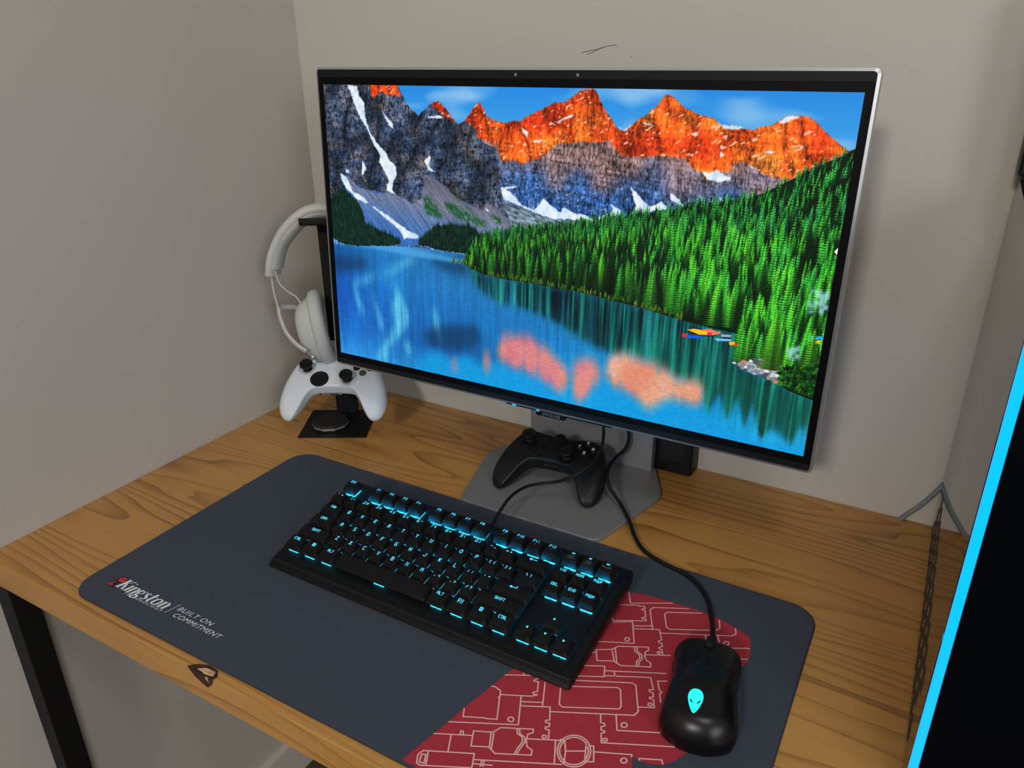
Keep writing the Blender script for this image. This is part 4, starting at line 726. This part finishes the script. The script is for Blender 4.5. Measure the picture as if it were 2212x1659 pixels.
for row, x0, w, leg, kw in KEYS:
    yc, hgt, tilt = ROW[row]; xc = (x0+w/2)*U; key = (row, w)
    if key not in cap_mesh: 
        o = cap_geo(row, w).build('keycap', M_['key'], None, angle=30); cap_mesh[key] = o.data; bpy.data.objects.remove(o)
    o = bpy.data.objects.new('keycap', cap_mesh[key]); C.objects.link(o); o.parent = kb
    o.matrix_local = Matrix.Translation(-Vector(ORI[kb.name])) @ KM @ Matrix.Translation((xc, yc, 0))
    s_ = leg[0]; TL = Matrix.Rotation(tilt,4,'X')
    if s_:
        lg = MB(); small = len(s_) > 2 and not (len(s_) == 3 and s_[1] == ' ') and s_ not in ('win','menu','up','down','left','right','back','enter','vol0','vol1','vol2')
        digit = len(s_) == 2 and s_[0].isdigit(); lh = 0.0031 if (small or row == 'F') else 0.0044
        legend_geo(lg, s_, lh, 0, 0.00052 if lh < 0.004 else 0.00072)
        if digit:
            lg = MB(); text(lg,s_[0],-0.0020,0,0.0040,0.00062,0.00058); text(lg,s_[1],0.0023,0,0.0032,0.0005,0.00050)
        elif len(s_) == 3 and s_[1] == ' ':
            lg = MB(); text(lg,s_[0],-0.0023,0,0.0032,0.0006,0.00048); text(lg,s_[2],0.0023,0,0.0032,0.0006,0.00048)
        ly = 0.0036 if row != 'F' else 0.0040; top_s = 0.0007 if w < 2 else 0.0007
        def lift(v, yo):
            x, y = v[0], v[1]+yo; twx = w*U/2-0.00342; q = (x/twx) if w < 2 else max(0,(abs(x)-(twx-0.006))/0.006)
            return (x, y, hgt+(y-0.0003)*tilt-0.0007*(1-min(1,abs(q))**2)+0.00022)
        lg.v = [lift(v, ly) for v in lg.v]
        lo = lg.build('legend', M_['legend'], None, smooth=False, label='lit cyan legend'); lo.parent = o; lo.location = (0,0,0)
        if kw.get('sub'):
            sb = MB(); parts = kw['sub'].split('|')
            for i, t in enumerate(parts): text(sb,t,0,-0.0014-i*0.0026,0.0021,0.00024,0.00036)
            sb.v = [lift(v, 0.0008) for v in sb.v]
            lo = sb.build('legend', M_['grey_print'], None, smooth=False, label='grey unlit legend'); lo.parent = o; lo.location = (0,0,0)
    # the glowing switch below the cap
    if ('sw',) not in cap_mesh:
        q = MB(); q.rbox((-0.0066,-0.0066,0.0008),(-0.0004,0.0066,0.0054),0.0009,2); q.rbox((0.0004,-0.0066,0.0008),(0.0066,0.0066,0.0054),0.0009,2); q.box((-0.005,-0.0058,0.0008),(0.005,0.006,0.0050))
        q.add(*(lambda m: (m.v,m.f))(MB().box((-0.002,-0.002,0.0050),(0.002,0.002,0.0075)))); oo = q.build('switch', M_['cyan'], None); cap_mesh[('sw',)] = oo.data; bpy.data.objects.remove(oo)
        oo = MB().rbox((-0.0035,0.0066,0.0010),(0.0035,0.0076,0.0048),0.0004,1).build('led', M_['led'], None); cap_mesh[('led',)] = oo.data; bpy.data.objects.remove(oo)
    o2 = bpy.data.objects.new('switch', cap_mesh[('sw',)]); C.objects.link(o2); o2.parent = kb
    o2.matrix_local = Matrix.Translation(-Vector(ORI[kb.name])) @ KM @ Matrix.Translation((xc, yc-0.0010, 0))
    o3 = bpy.data.objects.new('led', cap_mesh[('led',)]); C.objects.link(o3); o3.parent = o2
# its cord: leaves the back edge, arches over the stand foot and the black gamepad, climbs behind the screen
MB().tube(CAB['kb1']+CAB['kb2'],0.0019,10,6).build('cord', M_['rubber'], kb, label='thin black cord arching over the black gamepad')

# ------------------------------------------------------------------ mouse
MAng = math.radians(10.8); MoM = Matrix.Translation((0.7695,-0.3975,0.0030)) @ Matrix.Rotation(MAng,4,'Z') @ Matrix.Scale(0.97,4)
mo = thing('mouse','black wired gaming mouse with glowing cyan alien head on red print','computer mouse',(0.770,-0.3985,0.003))
mout = [tuple(p.xy) for p in catmull([(0,61,0),(16,60.5,0),(26,56,0),(31,45,0),(30.5,22,0),(29,0,0),(31,-25,0),(32,-42,0),(27,-52,0),(14,-59.5,0),(0,-61.5,0),(-14,-59.5,0),(-27,-52,0),(-32,-42,0),(-31,-25,0),(-29,0,0),(-30.5,22,0),(-31,45,0),(-26,56,0),(-16,60.5,0)],4,True)]
def mtop(x, y):
    t = np.clip((y+12)/75,-0.75,1.05); hgt = np.where(t > 0, 38.5-17*t**1.6, 38.5-30*np.abs(t)**2.0)
    return hgt-0.0055*x**2
def msdf(e=0.0):
    def f(X, Y, Z_):
        d2 = poly_sdf(X[:,:,0],Y[:,:,0],mout)[:,:,None]+np.zeros_like(Z_); d2 = d2+2.0*np.clip(1-Z_/12,0,1)**2+1.6*np.exp(-((Z_-14)/7)**2)*np.exp(-((Y-8)/26)**2)
        d = rint(d2-e,(Z_-mtop(X,Y))*0.92-e,15.0); return np.maximum(d,-(Z_-0.6))
    return f
def mm(mb_v, T): return [tuple(T @ Vector((p[0]*1e-3,p[1]*1e-3,p[2]*1e-3))) for p in mb_v]
v_, f_ = sdf_mesh(msdf(),(-36,-70,-1),(36,66,42),1.0); MB().add(mm(v_,MoM),f_.tolist()).build('shell', M_['mouse'], mo, angle=60)
def bline(x): return np.interp(x,[-30,-24,-11,0,9,24,30],[40,26,7,3,1,12,24])
for sgn in (-1,1):
    def bf(X, Y, Z_, sgn=sgn):
        d = msdf(0.55)(X,Y,Z_); d = np.maximum(d,-(Y-bline(X))); d = np.maximum(d,-(sgn*X-0.55)); d = np.maximum(d,-(Z_-15.5))
        w = np.maximum(np.abs(X)-4.6,np.abs(Y-44)-13); return np.maximum(d,-w)
    v_, f_ = sdf_mesh(bf,(-36,-2,14),(36,68,42),0.8); MB().add(mm(v_,MoM),f_.tolist()).build('button', M_['mouse2'], mo, angle=50)
MB().lathe([(0,-0.0035),(0.009,-0.0035),(0.0105,-0.002),(0.0105,0.002),(0.009,0.0035),(0,0.0035)],28).xf(MoM @ Matrix.Translation((0,0.044,0.0215)) @ Matrix.Rotation(math.pi/2,4,'Y')).build('scroll_wheel', M_['rubber'], mo)
def onmouse(pts, lift_=0.3): return [(x,y,float(mtop(np.array(x),np.array(y)))+lift_) for x,y in pts]
for P in ([(9.5,0.5),(9,-8),(10,-18),(12,-28)],[(-13,8),(-14,-5),(-17,-14)]):
    MB().tube([tuple(MoM @ (Vector(p)*1e-3)) for p in onmouse(P,0.0)],0.00022,6,4).build('seam', M_['matte_black'], mo)
head = [(p.x*0.82,p.y*0.92) for p in catmull([(0,12,0),(4.6,10.6,0),(7.3,6.2,0),(7.3,1.0,0),(5.4,-4.6,0),(2.8,-9.2,0),(0,-11.6,0),(-2.8,-9.2,0),(-5.4,-4.6,0),(-7.3,1.0,0),(-7.3,6.2,0),(-4.6,10.6,0)],3,True)]
def mpoly(pts, nm, m_, lf, oy=-36.5, ox=-4.5):
    # fan over concentric rings so the lit emblem follows the curved shell
    mb = MB(); n = len(pts); cx = sum(p[0] for p in pts)/n; cy = sum(p[1] for p in pts)/n; R = 5; vv = []
    for r in range(R+1): vv += [(ox+cx+(p[0]-cx)*r/R, oy+cy+(p[1]-cy)*r/R) for p in pts]
    ff = [(r*n+i,(r+1)*n+i,(r+1)*n+(i+1)%n,r*n+(i+1)%n) for r in range(1,R) for i in range(n)]+[(0,n+i,n+(i+1)%n) for i in range(n)]
    mb.add([tuple(MoM @ (Vector(p)*1e-3)) for p in onmouse(vv,lf)],ff); return mb.build(nm, m_, mo)
mpoly(head,'emblem',M_['alien'],0.35)['label'] = 'glowing cyan alien head'
mpoly([(-5.0,1.3),(-2.8,-0.4),(-1.3,-2.8),(-2.1,-2.6),(-3.8,-1.3)],'emblem_eye',M_['cfront'],0.6); mpoly([(5.0,1.3),(2.8,-0.4),(1.3,-2.8),(2.1,-2.6),(3.8,-1.3)],'emblem_eye',M_['cfront'],0.6)
for y in (12,29): MB().rbox(tuple(MoM.inverted()@MoM@Vector((-0.0288,(y-7)*1e-3,0.0165))),(-0.0255,(y+7)*1e-3,0.0220),0.0012,2).xf(MoM).build('side_button', M_['mouse2'], mo)
MB().tube(CAB['mouse_cord']+CAB['mc2'],0.0023,10,6).build('cord', M_['rubber'], mo, label='braided black cord running back under the screen')
MB().tube([CAB['mouse_cord'][0],CAB['mouse_cord'][1]],lambda t: 0.0042-0.0014*t,10,3).build('strain_relief', M_['rubber'], mo)

# ------------------------------------------------------------------ gamepads
GO = [tuple(p.xy) for p in catmull([(0,29,0),(20,30,0),(36,34,0),(51,33,0),(61,25,0),(69,7,0),(75,-16,0),(78,-40,0),(74,-59,0),(66,-67,0),(57,-66,0),(49,-56,0),(41,-40,0),(33,-27.5,0),(24,-22.5,0),(0,-21.5,0),
     (-24,-22.5,0),(-33,-27.5,0),(-41,-40,0),(-49,-56,0),(-57,-66,0),(-66,-67,0),(-74,-59,0),(-78,-40,0),(-75,-16,0),(-69,7,0),(-61,25,0),(-51,33,0),(-36,34,0),(-20,30,0)],4,True)]
def gfront(x, y): return 9.0-0.0040*np.maximum(0,-y-4)**2-0.0010*x**2-0.002*np.maximum(0,y-10)**2
def gback(x, y):
    a = np.clip((np.abs(x)-28)/16,0,1); c = -17-3*(1-a); g = -27+0.06*np.maximum(0,-y-20); return c*(1-a)+g*a-0.0*y+0.012*np.maximum(0,y-5)**2
def gsdf(X, Y, Z_):
    d2 = poly_sdf(X[:,:,0],Y[:,:,0],GO)[:,:,None]+np.zeros_like(Z_)
    inner = np.clip((64-np.abs(X))/9,0,1)*np.clip((4-Y)/10,0,1)
    d = rint(d2,gback(X,Y)-Z_,13.0); kf = 13-10.5*inner
    d = rint(d,Z_-gfront(X,Y),kf)
    for sx, sy in ((-41,11),(20,-9)):        # shallow dishes round the sticks
        r = np.sqrt((X-sx)**2+(Y-sy)**2+(Z_-(float(gfront(np.array(sx),np.array(sy)))+14))**2); d = np.maximum(d,-(r-17.5))
    return d
GV, GF = sdf_mesh(gsdf,(-84,-72,-34),(84,40,16),1.6)
def gamepad(name, label, T, shellm, darkm, white):
    t = thing(name, label, 'game controller', tuple(T.translation))
    MB().add(mm(GV,T),GF.tolist()).build('shell', shellm, t, angle=55)
    def put(mb, x, y, dz=0.0, rx=None):
        R = Matrix.Translation((x*1e-3,y*1e-3,(float(gfront(np.array(float(x)),np.array(float(y))))+dz)*1e-3)); return mb.xf(T @ R)
    for x, y in ((-41,11),(20,-9)):
        a = put(MB().lathe([(0,-0.004),(0.0105,-0.004),(0.0095,-0.0016),(0.006,0.0004),(0.0040,0.0015),(0.0040,0.0065),(0.006,0.0080),(0.0088,0.0092),(0.0096,0.0108),(0.0094,0.0122),(0.0082,0.0130),(0.0066,0.0124),(0,0.0118)],32),x,y,-1.0).build('thumbstick', darkm, t)
        o = put(MB().lathe([(0.0122,-0.0012),(0.0128,-0.0002),(0.0138,-0.0002),(0.0142,-0.0012)],32),x,y,0.2).build('stick_ring', shellm, t)
    if white:
        put(MB().lathe([(0,-0.001),(0.0132,-0.001),(0.0136,0.0002),(0.0126,0.0010),(0.009,0.0004),(0,0.0001)],36),-20,-9).build('direction_pad', darkm, t, label='round black direction pad')
    else:
        cr_ = MB(); cr_.rbox((-0.0105,-0.0035,-0.001),(0.0105,0.0035,0.0022),0.0008,2); put(cr_,-20,-9); c2 = MB(); c2.rbox((-0.0035,-0.0105,-0.001),(0.0035,0.0105,0.0023),0.0008,2); put(c2,-20,-9); cr_.add(c2.v,c2.f); cr_.build('direction_pad', darkm, t)
    for (x,y,ch) in ((41,20.5,'X'),(31.5,11,'Y'),(50.5,11,'A'),(41,1.5,'B')):
        col = darkm if not (white and ch == 'B') else M_['green']
        b = put(MB().lathe([(0,-0.002),(0.0050,-0.002),(0.0050,0.0016),(0.0042,0.0026),(0,0.0030)],24),x,y).build('face_button', col, t)
        if not white:
            q = MB(); text(q,ch,0,0,0.0046,0.0008,0.00062,0.0031); put(q,x,y).build('letter', M_['print_white'], b, smooth=False, label='white letter '+ch)
    for x in ((-11,11) if white else (-11,)):
        put(MB().lathe([(0,-0.001),(0.0027,-0.001),(0.0026,0.0008),(0,0.0011)],18),x,9).build('menu_button', shellm, t)
    put(MB().rbox((-0.0030,-0.0018,-0.001),(0.0030,0.0018,0.0010),0.0008,2),0,2).build('share_button', shellm, t)
    put(MB().lathe([(0,-0.001),(0.0075,-0.001),(0.0075,0.0004),(0.0066,0.0008),(0,0.0008)],28),0,21,0.2).build('home_button', shellm, t)
    for s_ in (-1,1):
        MB().add([],[]).rbox((0.018 if s_ > 0 else -0.052,0.020,-0.012),(0.052 if s_ > 0 else -0.018,0.0355 if white else 0.0325,0.001 if white else -0.003),0.0045,3).xf(T).build('bumper', shellm if white else M_['gloss_black'], t)
    if white:
        MB().rbox((-0.0105,-0.0226,-0.0135),(0.0105,-0.0212,-0.0085),0.0006,1).xf(T).build('port_frame', M_['grey_print'], t)
        MB().rbox((-0.0070,-0.0229,-0.0122),(0.0070,-0.0224,-0.0098),0.0003,1).xf(T).build('port', M_['matte_black'], t)
        MB().lathe([(0,0),(0.0014,0),(0.0014,0.0006),(0,0.0006)],14).xf(T @ Matrix.Translation((-0.021,-0.0222,-0.0110)) @ Matrix.Rotation(math.pi/2,4,'X')).build('audio_jack', M_['matte_black'], t)
    else:
        for i in range(4): MB().lathe([(0,0),(0.0006,0),(0.0005,0.0003),(0,0.0003)],12).xf(T @ Matrix.Translation((-0.0075+i*0.005,-0.0216,-0.002)) @ Matrix.Rotation(math.pi/2,4,'X')).build('indicator_dot', M_['grey_print'], t)
        for i in range(3): q = MB(); ribbon(q,[(-0.0012,-0.0016+0.0016*i),(0.0012,-0.0016+0.0016*i)],0.0004,0.0004); put(q,9,2,0.3).build('menu_mark', M_['print_white'], t, smooth=False)
    return t
def gT(loc, yaw, elev):     # face normal raised by elev above the horizon, facing -y turned by yaw
    return Matrix.Translation(loc) @ Matrix.Rotation(yaw,4,'Z') @ Matrix.Rotation(math.radians(90-elev),4,'X')
gamepad('gamepad','matte black gamepad with lettered buttons resting on the monitor foot',gT((0.4935,-0.1300,0.0448),math.radians(6.5),71) @ Matrix.Scale(0.94,4),M_['black_plastic'],M_['rubber'],False)
th = math.radians(29); HS = Vector((0.113,-0.103,0)); HE = Vector((math.cos(th),math.sin(th),0)); HN = Vector((math.sin(th),-math.cos(th),0))
def hp(s, off, z): q = HS+HE*(s*1e-3)+HN*(off*1e-3); return (q.x,q.y,z*1e-3)
wp = hp(3,44,82); gamepad('gamepad','white gamepad hung on the black headphone stand',gT(wp,th,60),M_['white_plastic'],M_['rubber'],True)

# ------------------------------------------------------------------ headphone stand, puck, headphones
hs = thing('headphone_stand','black steel headphone stand in the corner, holding headphones and the white gamepad','headphone stand',(0.128,-0.133,0))
def hbox(a, b, r, nm, **k): 
    R = Matrix.Translation(HS) @ Matrix.Rotation(th,4,'Z'); return MB().rbox((a[0]*1e-3,-b[1]*1e-3,a[2]*1e-3),(b[0]*1e-3,-a[1]*1e-3,b[2]*1e-3),r*1e-3,2).xf(R).build(nm, M_['black_metal'], hs, **k)
hbox((-53,-14,0),(48,79,1.8),0.5,'base_plate'); hbox((-12.5,-6,1.8),(21,-2.5,306),0.6,'post'); hbox((-24,-8,304),(33,44,307.5),0.8,'hook_plate',label='flat bracket under the headband'); hbox((-24,41,304),(33,44,314),0.8,'hook_lip')
hbox((-30,-2.5,57),(36,20,59.5),0.6,'gamepad_bracket'); hbox((-30,18,57),(36,20.5,66),0.6,'bracket_lip')
pk = thing('charging_puck','small black faceted disc with a silver rim on the stand base','charging puck',(0.1195,-0.1445,0.0018))
R_ = Matrix.Translation((0.1215,-0.1445,0.0018)) @ Matrix.Diagonal((0.94,0.94,1,1))
MB().lathe([(0,0),(0.0275,0),(0.0290,0.0015),(0.0290,0.006),(0.0275,0.0095),(0.024,0.0105),(0,0.0105)],10).xf(R_).build('body', M_['matte_black'], pk, angle=15)
rg = MB(); n = 10; vv = [(r*math.cos(2*math.pi*i/n),r*math.sin(2*math.pi*i/n),z) for r,z in ((0.0292,0.0030),(0.0293,0.0046),(0.0290,0.0060)) for i in range(n)]
rg.add(vv,[(j*n+i,j*n+(i+1)%n,(j+1)*n+(i+1)%n,(j+1)*n+i) for j in range(2) for i in range(n)]).xf(R_).build('rim', M_['silver'], pk, smooth=False, label='silver rim')
hd = thing('headphones','white over-ear headphones hanging in the corner behind the monitor','headphones',hp(4,20,90))
OFF = 16
arc = [(4,320.5),(-15,317.5),(-33,307),(-50,291),(-61.5,274),(-70,257),(-75,241),(-77.5,230)]
full = [(8-s,z) for s,z in arc[::-1][:-1]]+arc
band = [Vector(hp(s,OFF,z)) for s,z in full]
MB().tube(band,lambda t: 0.0092 if abs(t-0.5) < 0.44 else 0.0078,16,5,ry=0.0165,up=None).build('headband', M_['hp'], hd)
# the padded underside, a slightly smaller sweep shifted inwards
inn = [Vector(hp(4+(s-4)*0.955,OFF,z-(5 if abs(s-4) < 60 else 1))) for s,z in full[1:-1]]
MB().tube(inn,0.0080,16,5,ry=0.0145).build('headband_cushion', M_['hp_pad'], hd)
def ear(sgn):
    cx = lambda s: s if sgn < 0 else 8-s
    H = lambda s,o,z: hp(cx(s),OFF+o,z)
    arm = [H(-79,0,234),H(-79.5,0,210),H(-77.5,0,190),H(-75.5,0,176)]
    MB().tube(arm,0.0024,10,5,ry=0.0050).build('yoke', M_['hp'], hd)
    MB().tube([H(-75.5,1,180),H(-72.5,8,168),H(-63,20,150),H(-50,29,137),H(-38,34,129),H(-33,34,126)],0.0032,10,6,ry=0.0052).build('yoke', M_['hp'], hd)
    MB().tube([H(-75.5,-2,178),H(-71,-14,176),H(-60,-28,171),H(-44,-33,162)],0.0032,10,6,ry=0.0046).build('yoke', M_['hp'], hd)
    def shell(X, Y, Z_):      # X outward axis, Y depth, Z up
        r = np.sqrt((Y/36)**2+(Z_/50)**2); a = X+0; taper = 0.72+0.28*np.clip(1-a/24,0,1)
        d2 = (r/taper-1)*34; return rint(rint(d2,a-25,11),-a,2)
    def cush(X, Y, Z_):
        r = (np.sqrt((Y/40)**2+(Z_/57)**2)-1)*42; d = rint(rint(r,X-1,6),-X-19,9); hole = (np.sqrt((Y/24)**2+(Z_/38)**2)-1)*28; return np.maximum(d,-np.maximum(hole,X+5))
    lean = math.radians(-9)*1
    base = Matrix.Translation(HS) @ Matrix.Rotation(th,4,'Z')
    L = base @ Matrix.Translation(((cx(-24))*1e-3,-OFF*1e-3,0.1475)) @ Matrix.Rotation(lean*(1 if sgn < 0 else -1),4,'Y') @ (Matrix.Scale(-1,4,(1,0,0)) if sgn < 0 else Matrix.Identity(4)) @ Matrix.Rotation(math.radians(-8 if sgn<0 else 8)*1,4,'Z')
    fl = (lambda F: F[:,::-1]) if sgn < 0 else (lambda F: F)
    v_, f_ = sdf_mesh(shell,(-2,-40,-56),(28,40,56),2.0); MB().add(mm(v_,L),fl(f_).tolist()).build('ear_cup', M_['hp'], hd, angle=50)
    v_, f_ = sdf_mesh(cush,(-22,-44,-62),(4,44,62),2.0); MB().add(mm(v_,L),fl(f_).tolist()).build('ear_cushion', M_['hp_pad'], hd, angle=60)
    MB().tube([H(-71,8,237),H(-67,8,218),H(-55,9,205.5),H(-45,10,199),H(-39,11,188),H(-38,11,182)],0.0011,8,6).build('signal_wire', M_['hp'], hd)
    for y, z in ((24,-33),(22,-41)): MB().lathe([(0,0),(0.0022,0),(0.0020,0.0014),(0,0.0016)],14).xf(L @ Matrix.Translation((0.012,y*-1e-3,z*1e-3)) @ Matrix.Rotation(math.pi/2,4,'X')).build('control_button', M_['white_plastic'], hd)
ear(-1); ear(1)

# ------------------------------------------------------------------ computer tower on the right
X0, TW, TY0, TY1, TH = 0.9256, 0.21, -0.418, -0.0006, 0.4016
tw = thing('computer_tower','black computer tower with mirror glass side and blue light bar at right edge','computer tower',(X0+TW/2,-0.21,0))
MB().rbox((X0+0.0045,TY0+0.004,0.004),(X0+TW,TY1,TH),0.003,2).build('case_body', M_['black_metal'], tw)
MB().rbox((X0,TY0+0.006,0.0006),(X0+0.004,TY1,TH),0.0004,1).build('side_glass', M_['glass'], tw, smooth=False, label='reflective dark glass side panel')
MB().rbox((X0+0.0060,TY0-0.004,0.002),(X0+TW,TY0+0.004,TH),0.002,2).build('front_panel', M_['cfront'], tw)
MB().rbox((X0+0.0003,TY0-0.003,0.001),(X0+0.0062,TY0+0.0045,TH+0.0005),0.0012,2).build('light_bar', M_['strip'], tw, label='glowing blue vertical light bar')
for x in (X0+0.02,X0+TW-0.05):
    for y in (TY0+0.03,TY1-0.05): MB().rbox((x,y,0),(x+0.03,y+0.02,0.005),0.001,1).build('foot', M_['rubber'], tw)
hx = MB()
for r in range(3):
    for c_ in range(12):
        cy = -0.045-c_*0.0285-(r%2)*0.01425; cz = 0.020+r*0.0248
        if cz > 0.02+0.085*min(1,(-cy)/0.12) or cy < -0.372: continue
        P = [(cy+0.0118*math.cos(math.radians(60*q+30)),cz+0.0118*math.sin(math.radians(60*q+30))) for q in range(6)]; n0 = len(hx.v)
        hx.add([(X0-0.0003,p[0],p[1]) for p in P]+[(X0+0.0002,p[0],p[1]) for p in P],[tuple(range(6))[::-1]]+[(q,(q+1)%6,6+(q+1)%6,6+q) for q in range(6)])
hx.build('hexagon_pattern', M_['hex'], tw, smooth=False, label='row of dark hexagons low on the glass')['kind'] = 'stuff'
bx = thing('speaker','small black box standing on the computer tower by the back wall','speaker',(0.97,-0.06,TH))
MB().rbox((0.9215,-0.055,TH+0.0065),(1.03,-0.006,TH+0.17),0.004,3).build('cabinet', M_['black_plastic'], bx); MB().rbox((0.928,-0.050,TH),(1.02,-0.010,TH+0.0070),0.002,2).build('stand_pad', M_['rubber'], bx)
wc = thing('wall_cable','grey cable looping up from the desk back edge behind the tower','cable',(0.91,-0.006,0))
MB().tube([(0.880,-0.0045,-0.02),(0.8935,-0.0045,0.0025),(0.9090,-0.0042,0.0240),(0.9180,-0.0042,0.0400),(0.9275,-0.0042,0.0590)],0.0030,10,6).build('jacket', M_['grey_cable'], wc)
for o in list(bpy.data.objects):
    if o.type == 'MESH' and o.parent is None and 'kind' not in o: print('STRAY', o.name)
